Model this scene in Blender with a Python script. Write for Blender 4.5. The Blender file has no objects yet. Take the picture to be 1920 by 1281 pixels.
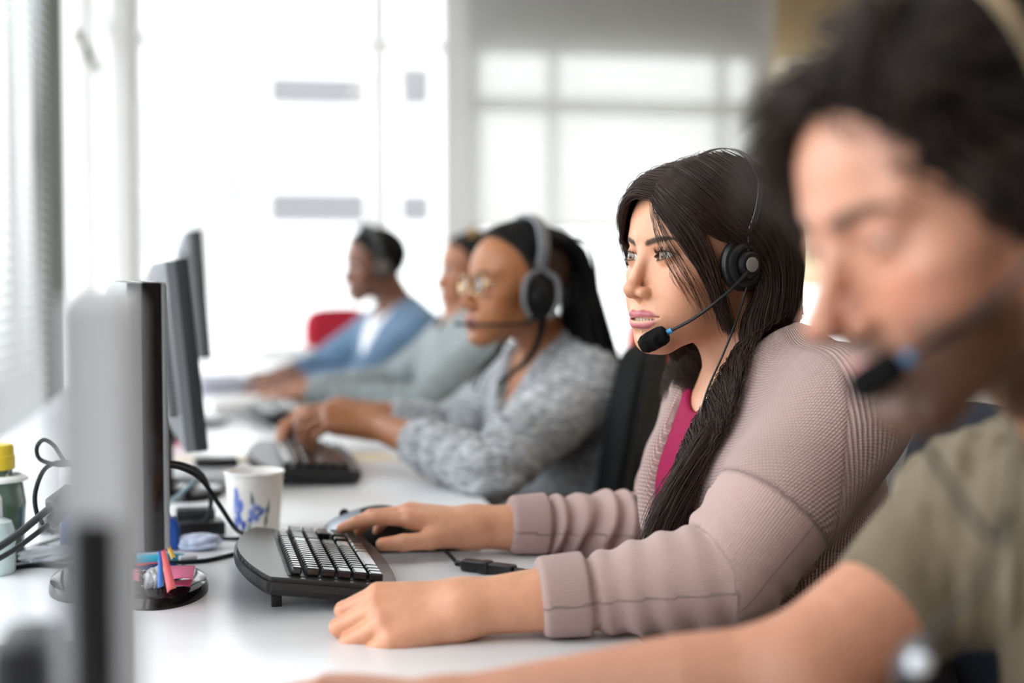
import bpy, bmesh, math, random, time
import numpy as np
from mathutils import Vector, Matrix, Euler
T0 = time.time()
RNG = np.random.default_rng(7)
random.seed(7)
SC = bpy.context.scene
COL = SC.collection
R = math.radians

# ------------------------------------------------------------------ camera maths (1920x1281 frame)
FPX, PCX, PCY = 2667.0, 960.0, 640.5
YAW, PIT, ZC = R(11.2), R(2.8), 1.11
FW = np.array([math.sin(YAW) * math.cos(PIT), math.cos(YAW) * math.cos(PIT), -math.sin(PIT)])
RT = np.array([math.cos(YAW), -math.sin(YAW), 0.0])
UP = np.cross(RT, FW)
CAM = np.array([0.0, 0.0, ZC])
DZ = 0.74                                            # desk top height


def ray(x, y):
    return FW + RT * (x - PCX) / FPX + UP * (PCY - y) / FPX


def at(x, y, Y):
    r = ray(x, y)
    return CAM + r * (Y / r[1])


def atx(x, y, X):
    r = ray(x, y)
    return CAM + r * (X / r[0])


def atz(x, y, z=DZ):
    r = ray(x, y)
    return CAM + r * ((z - ZC) / r[2])


def A3(*v):
    return np.array(v, dtype=float)


# ------------------------------------------------------------------ signed distance tools
def smin(a, b, k):
    h = np.clip(0.5 + 0.5 * (b - a) / k, 0, 1)
    return b * (1 - h) + a * h - k * h * (1 - h)


def smax(a, b, k):
    return -smin(-a, -b, k)


def cap(P, a, b, ra, rb):
    a = np.asarray(a, np.float32); b = np.asarray(b, np.float32)
    ab = b - a
    pa = P - a
    h = np.clip(pa @ ab / max(float(ab @ ab), 1e-12), 0, 1)
    d = pa - h[:, None] * ab
    return np.sqrt(np.einsum('ij,ij->i', d, d)) - (ra + (rb - ra) * h)


def chain(P, pts, rad, k=None):
    d = None
    for i in range(len(pts) - 1):
        e = cap(P, pts[i], pts[i + 1], rad[i], rad[i + 1])
        d = e if d is None else (np.minimum(d, e) if k is None else smin(d, e, k))
    return d


def ell(P, c, r, M=None):
    q = P - np.asarray(c, np.float32)
    if M is not None:
        q = q @ np.asarray(M, np.float32)
    r = np.asarray(r, np.float32)
    a = q / r
    k0 = np.sqrt(np.einsum('ij,ij->i', a, a))
    b = a / r
    k1 = np.sqrt(np.einsum('ij,ij->i', b, b)) + 1e-9
    return k0 * (k0 - 1) / k1


def sph(P, c, r):
    q = P - np.asarray(c, np.float32)
    return np.sqrt(np.einsum('ij,ij->i', q, q)) - r


def axis_samples(lo, hi, h, fine=()):
    """grid positions from lo to hi, step h, finer (a, b, step) ranges inside"""
    out = [lo]
    while out[-1] < hi:
        s = h
        for a, b, hf in fine:
            if a - h <= out[-1] <= b:
                s = min(s, hf)
        out.append(out[-1] + s)
    n = (-len(out)) % 8
    for _ in range(n):
        out.append(out[-1] + h)
    return np.array(out, np.float32)


def eval_chunks(f, P, n=400000):
    if len(P) <= n:
        return f(P)
    return np.concatenate([f(P[i:i + n]) for i in range(0, len(P), n)])


def nets(f, xs, ys, zs, project=1):
    """surface nets of f on a rectilinear grid, sparse in blocks of 8"""
    B = 8
    nx, ny, nz = len(xs), len(ys), len(zs)
    bx, by, bz = nx // B, ny // B, nz // B
    cxs, cys, czs = (0.5 * (a[B - 1::B] + a[::B]) for a in (xs, ys, zs))
    ex, ey, ez = ((np.append(a[B::B], a[-1]) - a[::B]) for a in (xs, ys, zs))
    G = np.stack(np.meshgrid(cxs, cys, czs, indexing='ij'), -1).reshape(-1, 3).astype(np.float32)
    E = np.stack(np.meshgrid(ex, ey, ez, indexing='ij'), -1).reshape(-1, 3)
    d = eval_chunks(f, G)
    half = 0.5 * np.sqrt((E ** 2).sum(1))
    keep = np.flatnonzero(np.abs(d) < half * 1.35 + 0.002)
    D = np.repeat(np.repeat(np.repeat(np.where(d.reshape(bx, by, bz) < 0, -1, 1).astype(np.float32), B, 0), B, 1), B, 2)
    bi, bj, bk = np.unravel_index(keep, (bx, by, bz))
    o = np.arange(B)
    oi, oj, ok_ = [a.ravel() for a in np.meshgrid(o, o, o, indexing='ij')]
    step = 800
    for s in range(0, len(keep), step):
        I = (bi[s:s + step, None] * B + oi).ravel(); J = (bj[s:s + step, None] * B + oj).ravel(); K = (bk[s:s + step, None] * B + ok_).ravel()
        P = np.stack([xs[I], ys[J], zs[K]], 1)
        D[I, J, K] = f(P)
    S = D < 0
    c = np.zeros((nx - 1, ny - 1, nz - 1), np.uint8)
    for a in (0, 1):
        for b in (0, 1):
            for e in (0, 1):
                c += S[a:nx - 1 + a, b:ny - 1 + b, e:nz - 1 + e]
    act = np.flatnonzero((c > 0) & (c < 8))
    del c
    ci, cj, ck = np.unravel_index(act, (nx - 1, ny - 1, nz - 1))
    acc = np.zeros((len(act), 3), np.float64); cnt = np.zeros(len(act))
    ax = (xs, ys, zs)
    for dim in range(3):
        for a in (0, 1):
            for b in (0, 1):
                off0 = [a, b]; off0.insert(dim, 0)
                off1 = [a, b]; off1.insert(dim, 1)
                i0 = (ci + off0[0], cj + off0[1], ck + off0[2]); i1 = (ci + off1[0], cj + off1[1], ck + off1[2])
                d0 = D[i0]; d1 = D[i1]
                m = (d0 < 0) != (d1 < 0)
                t = np.where(m, d0 / np.where(d0 - d1 == 0, 1, d0 - d1), 0)
                for q in range(3):
                    p0 = ax[q][i0[q]]; p1 = ax[q][i1[q]]
                    acc[:, q] += np.where(m, p0 + (p1 - p0) * t, 0)
                cnt += m
    V = (acc / cnt[:, None]).astype(np.float32)
    lut = np.full((nx - 1) * (ny - 1) * (nz - 1), -1, np.int32)
    lut[act] = np.arange(len(act), dtype=np.int32)
    lut = lut.reshape(nx - 1, ny - 1, nz - 1)
    F = []
    for dim in range(3):
        sl0 = [slice(1, n - 1) for n in (nx, ny, nz)]; sl1 = list(sl0)
        sl0[dim] = slice(0, (nx, ny, nz)[dim] - 1); sl1[dim] = slice(1, (nx, ny, nz)[dim])
        a = S[tuple(sl0)]; b = S[tuple(sl1)]
        idx = np.argwhere(a != b)
        sgn = a[tuple(idx.T)]
        base = idx + np.array([0 if q == dim else 1 for q in range(3)])
        u, v = [q for q in range(3) if q != dim]
        quad = []
        for du, dv in ((-1, -1), (0, -1), (0, 0), (-1, 0)):
            t = base.copy(); t[:, u] += du; t[:, v] += dv
            quad.append(lut[t[:, 0], t[:, 1], t[:, 2]])
        q = np.stack(quad, 1)
        flip = sgn if dim != 1 else ~sgn
        q = np.where(flip[:, None], q, q[:, ::-1])
        F.append(q)
    F = np.concatenate(F)
    F = F[(F >= 0).all(1)]
    hmax = float(min(np.diff(xs).min(), np.diff(ys).min(), np.diff(zs).min()))
    for _ in range(project):
        e = hmax * 0.4
        ks = np.array([[1, -1, -1], [-1, -1, 1], [-1, 1, -1], [1, 1, 1]], np.float32)
        g = sum(k[None] * eval_chunks(f, V + k * e)[:, None] for k in ks)
        n2 = np.sqrt((g ** 2).sum(1, keepdims=True)) + 1e-9
        d0 = eval_chunks(f, V)[:, None]
        V = V - g / n2 * np.clip(d0, -hmax, hmax) * 0.8
    return V.astype(np.float32), F.astype(np.int32)


def np_mesh(name, V, F, mats=None, smooth=True, attrs=None):
    me = bpy.data.meshes.new(name)
    n = F.shape[1]
    me.vertices.add(len(V)); me.vertices.foreach_set('co', np.ascontiguousarray(V, np.float32).ravel())
    me.loops.add(F.size); me.loops.foreach_set('vertex_index', F.ravel())
    me.polygons.add(len(F)); me.polygons.foreach_set('loop_start', np.arange(0, F.size, n, dtype=np.int32))
    me.polygons.foreach_set('use_smooth', np.full(len(F), smooth))
    me.update(calc_edges=True)
    for k, v in (attrs or {}).items():
        v = np.ascontiguousarray(v, np.float32)
        if v.ndim == 1:
            a = me.attributes.new(k, 'FLOAT', 'POINT'); a.data.foreach_set('value', v)
        elif v.shape[1] == 4:
            a = me.attributes.new(k, 'FLOAT_COLOR', 'POINT'); a.data.foreach_set('color', v.ravel())
        else:
            a = me.attributes.new(k, 'FLOAT_VECTOR', 'POINT'); a.data.foreach_set('vector', v.ravel())
    for m in (mats or []):
        me.materials.append(m)
    return me


def link(name, me, parent=None):
    o = bpy.data.objects.new(name, me)
    COL.objects.link(o)
    if parent is not None:
        o.parent = parent
    return o


def tag(o, label=None, cat=None, group=None, kind=None):
    if label: o['label'] = label
    if cat: o['category'] = cat
    if group: o['group'] = group
    if kind: o['kind'] = kind
    return o


def empty(name, loc=(0, 0, 0), rz=0.0):
    o = bpy.data.objects.new(name, None)
    o.empty_display_size = 0.05
    COL.objects.link(o)
    o.location = loc; o.rotation_euler = (0, 0, rz)
    return o


def copy_tree(o, parent=None):
    c = o.copy(); COL.objects.link(c); c.parent = parent
    for ch in [x for x in bpy.data.objects if x.parent == o]:
        copy_tree(ch, c)
    return c


# ------------------------------------------------------------------ materials
def mat(name, col=(0.8, 0.8, 0.8), rough=0.5, metal=0.0, spec=0.5, coat=0.0, sheen=0.0, sss=0.0, trans=0.0, emit=None, es=0.0, alpha=1.0):
    m = bpy.data.materials.new(name); m.use_nodes = True
    b = m.node_tree.nodes['Principled BSDF']
    b.inputs['Base Color'].default_value = (*col, 1)
    b.inputs['Roughness'].default_value = rough
    b.inputs['Metallic'].default_value = metal
    b.inputs['Specular IOR Level'].default_value = spec
    b.inputs['Coat Weight'].default_value = coat
    b.inputs['Sheen Weight'].default_value = sheen
    b.inputs['Transmission Weight'].default_value = trans
    b.inputs['Alpha'].default_value = alpha
    if sss:
        b.inputs['Subsurface Weight'].default_value = sss
        b.inputs['Subsurface Radius'].default_value = (1.0, 0.35, 0.2)
        b.inputs['Subsurface Scale'].default_value = 0.006
    if emit:
        b.inputs['Emission Color'].default_value = (*emit, 1); b.inputs['Emission Strength'].default_value = es
    return m


class NT:
    """short-hand for building node trees"""
    def __init__(s, m):
        s.m = m; s.t = m.node_tree; s.b = s.t.nodes.get('Principled BSDF')

    def n(s, typ, **kw):
        nd = s.t.nodes.new(typ)
        for k, v in kw.items():
            if k.startswith('i_'):
                key = k[2:]
                key = int(key) if key.isdigit() else key.replace('_', ' ')
                nd.inputs[key].default_value = v
            else:
                setattr(nd, k, v)
        return nd

    def l(s, a, b):
        s.t.links.new(a, b)

    def ramp(s, fac, stops):
        r = s.n('ShaderNodeValToRGB'); s.l(fac, r.inputs[0])
        e = r.color_ramp.elements
        while len(e) < len(stops): e.new(0.5)
        for q, (p, c) in zip(e, stops):
            q.position = p; q.color = (*c, 1) if len(c) == 3 else c
        return r.outputs[0]

    def mix(s, fac, a, b, blend='MIX'):
        x = s.n('ShaderNodeMix', data_type='RGBA', blend_type=blend)
        for v, i in ((fac, 0), (a, 6), (b, 7)):
            if hasattr(v, 'is_output'): s.l(v, x.inputs[i])
            else: x.inputs[i].default_value = v if i == 0 else (*v[:3], 1)
        return x.outputs[2]

    def math(s, op, a, b=None, c=None):
        x = s.n('ShaderNodeMath', operation=op)
        for i, v in enumerate((a, b, c)):
            if v is None: continue
            if hasattr(v, 'is_output'): s.l(v, x.inputs[i])
            else: x.inputs[i].default_value = v
        return x.outputs[0]

    def attr(s, name):
        return s.n('ShaderNodeAttribute', attribute_name=name)

    def noise(s, scale, detail=3, rough=0.55, vec=None, out=0, dist=0.0):
        x = s.n('ShaderNodeTexNoise'); x.inputs['Scale'].default_value = scale; x.inputs['Detail'].default_value = detail
        x.inputs['Roughness'].default_value = rough; x.inputs['Distortion'].default_value = dist
        if vec is None:
            vec = s.n('ShaderNodeTexCoord').outputs['Object']
        s.l(vec, x.inputs['Vector'])
        return x.outputs[out]

    def bump(s, h, strength=0.3, dist=0.002):
        b = s.n('ShaderNodeBump'); b.inputs['Strength'].default_value = strength; b.inputs['Distance'].default_value = dist
        s.l(h, b.inputs['Height']); s.l(b.outputs[0], s.b.inputs['Normal'])
        return b

    def mapping(s, vec, scale=(1, 1, 1), rot=(0, 0, 0), loc=(0, 0, 0)):
        x = s.n('ShaderNodeMapping'); s.l(vec, x.inputs[0])
        x.inputs['Scale'].default_value = scale; x.inputs['Rotation'].default_value = rot; x.inputs['Location'].default_value = loc
        return x.outputs[0]

    def obj(s):
        return s.n('ShaderNodeTexCoord').outputs['Object']


# ------------------------------------------------------------------ polygon mesh builder
class MB:
    def __init__(s):
        s.bm = bmesh.new()

    def box(s, c, size, rz=0, bevel=0.0, M=None, seg=2):
        vs = bmesh.ops.create_cube(s.bm, size=1.0)['verts']
        X = Matrix.Translation(c) @ Matrix.Rotation(rz, 4, 'Z')
        if M is not None:
            X = X @ M.to_4x4()
        bmesh.ops.scale(s.bm, vec=size, verts=vs)
        if bevel > 0:
            es = list({e for v in vs for e in v.link_edges})
            r = bmesh.ops.bevel(s.bm, geom=es, offset=bevel, segments=seg, affect='EDGES', profile=0.6)
            vs = list({v for f in r['faces'] for v in f.verts} | {v for v in vs if v.is_valid})
        bmesh.ops.transform(s.bm, matrix=X, verts=vs)
        return s

    def cyl(s, a, b, r0, r1=None, seg=24, caps=True):
        r1 = r0 if r1 is None else r1
        a = Vector(a); b = Vector(b); d = b - a
        vs = bmesh.ops.create_cone(s.bm, cap_ends=caps, segments=seg, radius1=r0, radius2=r1, depth=d.length)['verts']
        q = Vector((0, 0, 1)).rotation_difference(d.normalized())
        bmesh.ops.transform(s.bm, matrix=Matrix.Translation((a + b) / 2) @ q.to_matrix().to_4x4(), verts=vs)
        return s

    def sphere(s, c, r, M=None, u=20, v=14):
        vs = bmesh.ops.create_uvsphere(s.bm, u_segments=u, v_segments=v, radius=1.0)['verts']
        X = Matrix.Translation(c)
        if M is not None: X = X @ M.to_4x4()
        X = X @ Matrix.Diagonal((*(r if hasattr(r, '__len__') else (r, r, r)), 1))
        bmesh.ops.transform(s.bm, matrix=X, verts=vs)
        return s

    def lathe(s, prof, c=(0, 0, 0), seg=40, M=None):
        """prof: list of (radius, z)"""
        rings = []
        X = Matrix.Translation(c)
        if M is not None: X = X @ M.to_4x4()
        for r, z in prof:
            if r < 1e-6:
                rings.append([s.bm.verts.new(X @ Vector((0, 0, z)))])
            else:
                rings.append([s.bm.verts.new(X @ Vector((r * math.cos(2 * math.pi * i / seg), r * math.sin(2 * math.pi * i / seg), z))) for i in range(seg)])
        for A, Bq in zip(rings, rings[1:]):
            for i in range(seg):
                j = (i + 1) % seg
                if len(A) == 1 and len(Bq) == 1: continue
                if len(A) == 1: s.bm.faces.new((A[0], Bq[j], Bq[i]))
                elif len(Bq) == 1: s.bm.faces.new((A[i], A[j], Bq[0]))
                else: s.bm.faces.new((A[i], A[j], Bq[j], Bq[i]))
        return s

    def tube(s, pts, r, seg=10, caps=True, smooth=True):
        pts = [Vector(p) for p in (catmull(pts) if smooth else pts)]
        n = len(pts)
        rr = r if hasattr(r, '__len__') else [r] * 2
        rad = [float(np.interp(i / (n - 1), np.linspace(0, 1, len(rr)), rr)) for i in range(n)]
        T = [(pts[min(i + 1, n - 1)] - pts[max(i - 1, 0)]).normalized() for i in range(n)]
        N = T[0].orthogonal().normalized()
        rings = []
        for i in range(n):
            N = (N - T[i] * N.dot(T[i])).normalized()
            Bn = T[i].cross(N)
            rings.append([s.bm.verts.new(pts[i] + (N * math.cos(2 * math.pi * k / seg) + Bn * math.sin(2 * math.pi * k / seg)) * rad[i]) for k in range(seg)])
        for A, Bq in zip(rings, rings[1:]):
            for i in range(seg):
                j = (i + 1) % seg
                s.bm.faces.new((A[i], A[j], Bq[j], Bq[i]))
        if caps:
            s.bm.faces.new(rings[0][::-1]); s.bm.faces.new(rings[-1])
        return s

    def strip(s, rows):
        """grid of points -> quads"""
        G = [[s.bm.verts.new(p) for p in r] for r in rows]
        for a, b in zip(G, G[1:]):
            for i in range(len(a) - 1):
                s.bm.faces.new((a[i], a[i + 1], b[i + 1], b[i]))
        return s

    def prism(s, outline, depth, M=Matrix.Identity(4), bevel=0.0):
        """outline in local xy, extruded along +z by depth"""
        vs = [s.bm.verts.new((x, y, 0)) for x, y in outline]
        f = s.bm.faces.new(vs)
        r = bmesh.ops.extrude_face_region(s.bm, geom=[f])
        nv = [g for g in r['geom'] if isinstance(g, bmesh.types.BMVert)]
        bmesh.ops.translate(s.bm, vec=(0, 0, depth), verts=nv)
        allv = vs + nv
        if bevel > 0:
            es = list({e for v in allv for e in v.link_edges})
            rr = bmesh.ops.bevel(s.bm, geom=es, offset=bevel, segments=2, affect='EDGES')
            allv = list({v for f_ in rr['faces'] for v in f_.verts} | {v for v in allv if v.is_valid})
        bmesh.ops.transform(s.bm, matrix=M, verts=allv)
        return s

    def build(s, name, m, parent=None, smooth=True, angle=35, thick=0.0):
        bmesh.ops.recalc_face_normals(s.bm, faces=s.bm.faces)
        me = bpy.data.meshes.new(name); s.bm.to_mesh(me); s.bm.free()
        me.polygons.foreach_set('use_smooth', [smooth] * len(me.polygons))
        if smooth:
            me.set_sharp_from_angle(angle=R(angle))
        for q in (m if isinstance(m, (list, tuple)) else [m]): me.materials.append(q)
        o = link(name, me, parent)
        if thick:
            md = o.modifiers.new('solidify', 'SOLIDIFY'); md.thickness = thick; md.offset = 0
        return o


def catmull(pts, n=8):
    P = [np.asarray(p, float) for p in pts]
    if len(P) < 3: return P
    P = [2 * P[0] - P[1]] + P + [2 * P[-1] - P[-2]]
    out = []
    for i in range(1, len(P) - 2):
        for k in range(n):
            t = k / n
            a, b, c, d = P[i - 1:i + 3]
            out.append(0.5 * (2 * b + (c - a) * t + (2 * a - 5 * b + 4 * c - d) * t * t + (3 * b - a - 3 * c + d) * t ** 3))
    out.append(P[-2])
    return out


def resample(pts, n):
    P = np.array(catmull(pts, 8))
    s = np.r_[0, np.cumsum(np.linalg.norm(np.diff(P, axis=0), axis=1))]
    t = np.linspace(0, s[-1], n)
    return np.stack([np.interp(t, s, P[:, i]) for i in range(3)], 1)


def hair_curves(name, strands, radii, m, parent=None):
    """strands: (N, K, 3) array; radii: (N, K) or (K,)"""
    N, K, _ = strands.shape
    h = bpy.data.hair_curves.new(name)
    h.add_curves([K] * N)
    h.attributes['position'].data.foreach_set('vector', np.ascontiguousarray(strands, np.float32).ravel())
    rad = np.broadcast_to(radii, (N, K))
    a = h.attributes.get('radius') or h.attributes.new('radius', 'FLOAT', 'POINT')
    a.data.foreach_set('value', np.ascontiguousarray(rad, np.float32).ravel())
    h.materials.append(m)
    o = bpy.data.objects.new(name, h); COL.objects.link(o)
    if parent is not None: o.parent = parent
    return o
# ------------------------------------------------------------------ heads
def head_frame(pos, heading, pitch=0, roll=0, size=1.0):
    """local (cm): +x the person's left, -y the way the face looks, +z up; origin between the ears at eye height"""
    M = Matrix.Translation(Vector(pos)) @ Matrix.Rotation(-R(heading), 4, 'Z') @ Matrix.Rotation(R(pitch), 4, 'X') @ Matrix.Rotation(R(roll), 4, 'Y') @ Matrix.Scale(0.01 * size, 4)
    return M


def lip_pts(h):
    mw = h.get('mw', 1.0); sm = h.get('smile', 0.0); zo = -.5 * h.get('open', 0.0)
    cz = -7.16 + sm
    lu = [(0, 9.42, -6.78), (.75 * mw, 9.38, -6.66), (1.5 * mw, 9.0 - .15 * (mw - 1), -6.82 + .3 * sm), (2.35 * mw, 8.25 - 1.6 * (mw - 1), cz)]
    ll = [(0, 9.25, -7.82 + zo), (.9 * mw, 9.1, -7.78 + zo), (1.6 * mw, 8.75 - .2 * (mw - 1), -7.6 + zo * .6 + .4 * sm), (2.3 * mw, 8.25 - 1.6 * (mw - 1), cz - .08)]
    sl = [(0, 9.9, -7.25 + zo * .45), (1.0 * mw, 9.65, -7.2 + zo * .4), (1.7 * mw, 9.1, -7.15 + zo * .2 + .35 * sm), (2.5 * mw, 8.3 - 1.6 * (mw - 1), cz)]
    return lu, ll, sl


def head_sdf(h):
    """signed distance in cm of a head in its own frame; h: dict of shape choices"""
    jw = h.get('jaw', 0.88); male = h.get('male', 0.0); chz = h.get('chin', -9.9); nl = h.get('nose', 1.0); full = h.get('full', 0.0)
    nw = h.get('nosew', 1.0); lipf = h.get('lips', 1.0); opn = h.get('open', 0.0); lid = h.get('lid', 1.0); eb = EYE

    def f(Q):
        P = np.empty_like(Q)
        P[:, 0] = np.sqrt(Q[:, 0] ** 2 + 0.02); P[:, 1] = -Q[:, 1]; P[:, 2] = Q[:, 2]
        d = ell(P, (0, -0.9, 3.2), (7.35, 9.2, 7.9))
        d = smin(d, ell(P, (0, 2.75, 3.2), (6.4, 6.2, 6.0)), 1.5)
        d = smin(d, ell(P, (0, 3.0, -3.0), (5.7, 5.7, 6.4)), 1.8)
        d = smin(d, cap(P, (4.3 * jw, 1.0, -6.3), (1.6, 6.4, chz + 0.55), 1.7, 1.7), 2.2)
        d = smin(d, ell(P, (0, 6.9, chz + 0.1), (2.3 + .4 * male, 1.9, 1.6)), 1.6)
        d = smin(d, ell(P, (0, 4.0, -8.2), (3.6 * jw, 3.6, 1.9)), 1.6)
        d = smin(d, ell(P, (4.2, 5.2, -2.0), (2.1, 2.4, 1.5)), 1.8)
        d = smin(d, ell(P, (2.9, 5.4, -5.3), (2.5 + full, 2.6 + full, 3.2)), 2.0)
        d = smin(d, cap(P, (0.7, 7.95 + .45 * male, 1.85), (4.3, 6.5 + .35 * male, 2.0), 0.7, 0.7), 1.4)
        d = smax(d, -ell(P, (3.2, 9.75, -0.1), (1.8, 1.62, 1.1)), 1.0)
        # muzzle
        d = smin(d, ell(P, (0, 7.0, -7.1), (3.0, 2.55, 2.3)), 1.3)
        # nose
        tip = 10.35 * 1.0 + 0.75 * (nl - 1) * 3
        d = smin(d, cap(P, (0, 8.35, 0.5), (0, tip - 0.25, -3.55), 0.62, 0.78 * nw), 0.9)
        d = smin(d, ell(P, (0, tip - 0.05, -3.85), (0.95 * nw, 0.9, 0.82)), 0.6)
        d = smin(d, ell(P, (1.2 * nw, 9.3, -4.25), (0.72 * nw, 1.0, 0.7)), 0.5)
        d = smin(d, cap(P, (0, tip - 0.3, -4.4), (0, 9.1, -5.1), 0.42, 0.4), 0.4)
        d = smax(d, -ell(P, (0.68 * nw, 9.75, -4.95), (0.36 * nw, 0.62, 0.34)), 0.3)
        # philtrum
        d = smax(d, -cap(P, (0, 9.75, -5.2), (0, 9.95, -6.2), 0.2, 0.22), 0.35)
        # lips
        pu, pl, ps = lip_pts(h); mw = h.get('mw', 1.0)
        lu = chain(P, pu, [0.38 * lipf, 0.40 * lipf, 0.32 * lipf, 0.13])
        zo = -0.5 * opn
        ll = chain(P, pl, [0.50 * lipf, 0.48 * lipf, 0.36 * lipf, 0.13])
        d = smin(d, lu, 0.35)
        d = smin(d, ll, 0.38)
        sl = chain(P, ps, [0.13, 0.12, 0.1, 0.07])
        d = smax(d, -sl, 0.18)
        if opn > 0:
            g = np.abs(P[:, 2] - (-7.2 + zo * 0.45)) - 0.30 * opn * np.clip(1 - (P[:, 0] / (2.0 * mw)) ** 2, 0, 1)
            g = np.maximum(g, np.maximum(7.2 - P[:, 1], P[:, 0] - 2.1 * mw))
            d = smax(d, -g, 0.12)
        d = smax(d, -cap(P, (0, 9.2, -9.0), (1.2, 8.9, -8.9), 0.3, 0.25), 1.0)
        # eyelids over the eyeballs
        c = (eb[0], eb[1], eb[2])
        d = smin(d, sph(P, c, EYER + 0.2), 0.45)
        zz = P[:, 2] - eb[2] - 0.08 * (P[:, 0] - eb[0])
        u = (P[:, 0] - eb[0] + 0.02) / 1.5
        w = np.clip(1 - u * u, -1, 1)
        up_ = 0.54 * lid * np.sign(w) * np.abs(w) ** 0.8
        lo_ = -0.46 * h.get('lolid', 1.0) * np.sign(w) * np.abs(w) ** 0.9
        g = np.maximum(zz - up_, lo_ - zz)
        g = np.maximum(g * 0.8, eb[1] - P[:, 1])
        # lid crease
        cr = np.abs(sph(P, c, EYER + 0.22)) - 0.03
        d = smax(d, -g, 0.06)
        dz = np.abs(zz - (up_ + 0.30)) - 0.05
        d = smax(d, -np.maximum(np.maximum(dz, np.abs(u) - 1.0), eb[1] + .3 - P[:, 1]) + 0.02 * 0 - np.maximum(0, d + 0.12), 0.12) if h.get('crease', 1) else d
        # ears
        E = Matrix.Rotation(R(-22), 3, 'Z') @ Matrix.Rotation(R(-10), 3, 'X')
        ear = ell(P, (7.0, -0.7, -0.9), (0.55, 1.7, 3.0), E)
        ear = smax(ear, -ell(P, (7.7, -0.4, -0.5), (0.75, 1.05, 2.0), E), 0.25)
        d = smin(d, ear, 0.5)
        return d
    return f


EYE = (3.15, 7.15, 0.0); EYER = 1.2


def head_masks(Q):
    """masks from position in the head frame (cm): lips, brow, cheek blush, scalp, beard"""
    x = np.abs(Q[:, 0]); y = -Q[:, 1]; z = Q[:, 2]
    return x, y, z
# ------------------------------------------------------------------ hands and bodies
def unit(v):
    v = np.asarray(v, float); return v / (np.linalg.norm(v) + 1e-12)


def hand_caps(wr, fwd, nrm, left, curls, spread=(6, 1, -4, -10), thumb=None, size=1.0, lift=(0, 0, 0, 0), fat=1.0):
    """capsules of a hand: list of (a, b, ra, rb, k) plus nail spots. fwd: wrist to knuckles, nrm: back of the hand"""
    f = unit(fwd); n = unit(nrm); n = unit(n - f * (n @ f)); t = np.cross(n, f) * (-1 if left else 1)
    L = lambda x, y, z: np.asarray(wr, float) + size * (f * x + t * y + n * z)
    D = lambda x, y, z: unit(f * x + t * y + n * z)
    mcp = [(.086, .0245, .001), (.089, .004, .004), (.084, -.0155, .002), (.076, -.033, -.003)]
    ln = [(.043, .025, .021), (.047, .029, .022), (.043, .027, .022), (.034, .020, .019)]
    rd = [(.0095, .0085, .0080, .0066), (.0098, .0087, .0080, .0066), (.0094, .0083, .0077, .0063), (.0083, .0074, .0068, .0056)]
    rd = [tuple(q * fat for q in r_) for r_ in rd]
    palm, fing, nails, knuck = [], [], [], []
    for i, (m, r0) in enumerate(zip(mcp, (.0125, .0125, .0120, .0112))):
        y0 = (.014, .005, -.005, -.013)[i]
        palm.append((L(.0, y0, 0), L(*m), .0185 * size, r0 * size))
    palm.append((L(.014, .016, -.009), L(.048, .030, -.012), .017 * size, .0125 * size))
    palm.append((L(.014, -.016, -.007), L(.062, -.030, -.008), .0165 * size, .0115 * size))
    palm.append((L(.03, 0, -.004), L(.075, -.004, -.006), .015 * size, .012 * size))
    for i in range(4):
        p = L(*mcp[i]); a = -R(lift[i])
        sp = R(spread[i]); base = (math.cos(sp), math.sin(sp), 0)
        knuck.append(p + n * .006 * size)
        ch = []
        for j in range(3):
            a += R(curls[i][j])
            d = unit(D(*base) * math.cos(a) - n * math.sin(a))
            q = p + d * ln[i][j] * size
            ch.append((p, q, rd[i][j] * size, rd[i][j + 1] * size))
            if j == 2:
                dn = unit(np.cross(np.cross(d, n if abs(d @ n) < .95 else f), d))
                up_ = unit(D(*base) * math.sin(a) + n * math.cos(a))
                nails.append((p + (q - p) * 0.72 + up_ * rd[i][3] * size, rd[i][3] * size, up_, d))
            else:
                knuck.append(q + unit(D(*base) * math.sin(a) + n * math.cos(a)) * .004)
            p = q
        fing.append(ch)
    th = thumb or [(.70, .62, -.36), (.90, .36, -.25), (.97, .18, -.17)]
    p = L(.020, .020, -.008); ch = []
    for j, (d, l_) in enumerate(zip(th, (.044, .034, .027))):
        q = p + D(*d) * l_ * size
        rr = (.0150, .0118, .0108, .0085)
        ch.append((p, q, rr[j] * size, rr[j + 1] * size))
        if j == 2:
            up_ = unit(n * 0.75 + t * 0.25 + 0 * f); up_ = unit(up_ - D(*d) * (up_ @ D(*d)))
            nails.append((p + (q - p) * 0.75 + up_ * .0088 * size, .0085 * size, up_, D(*d)))
        p = q
    return dict(palm=palm, fing=fing, thumb=ch, nails=nails, knuck=knuck, c=L(.075, 0, -.02), wr=np.asarray(wr, float), tips=[c[-1][1] for c in fing] + [ch[-1][1]])


def hand_sdf(P, h):
    d = None
    for a, b, ra, rb in h['palm']:
        e = cap(P, a, b, ra, rb); d = e if d is None else smin(d, e, .012)
    for ch in h['fing']:
        fd = None
        for a, b, ra, rb in ch:
            e = cap(P, a, b, ra, rb); fd = e if fd is None else smin(fd, e, .003)
        d = smin(d, fd, .0030)
    td = None
    for a, b, ra, rb in h['thumb']:
        e = cap(P, a, b, ra, rb); td = e if td is None else smin(td, e, .004)
    return smin(d, td, .009)


def bounded(P, f, c, r, far=0.03):
    """evaluate f only near a ball; elsewhere return a safe positive distance"""
    q = np.sqrt(((P - np.asarray(c, np.float32)) ** 2).sum(1)) - r
    out = np.maximum(q, 0) + far
    m = q < 0.03
    if m.any():
        out[m] = f(P[m])
    return out.astype(np.float32)


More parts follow.
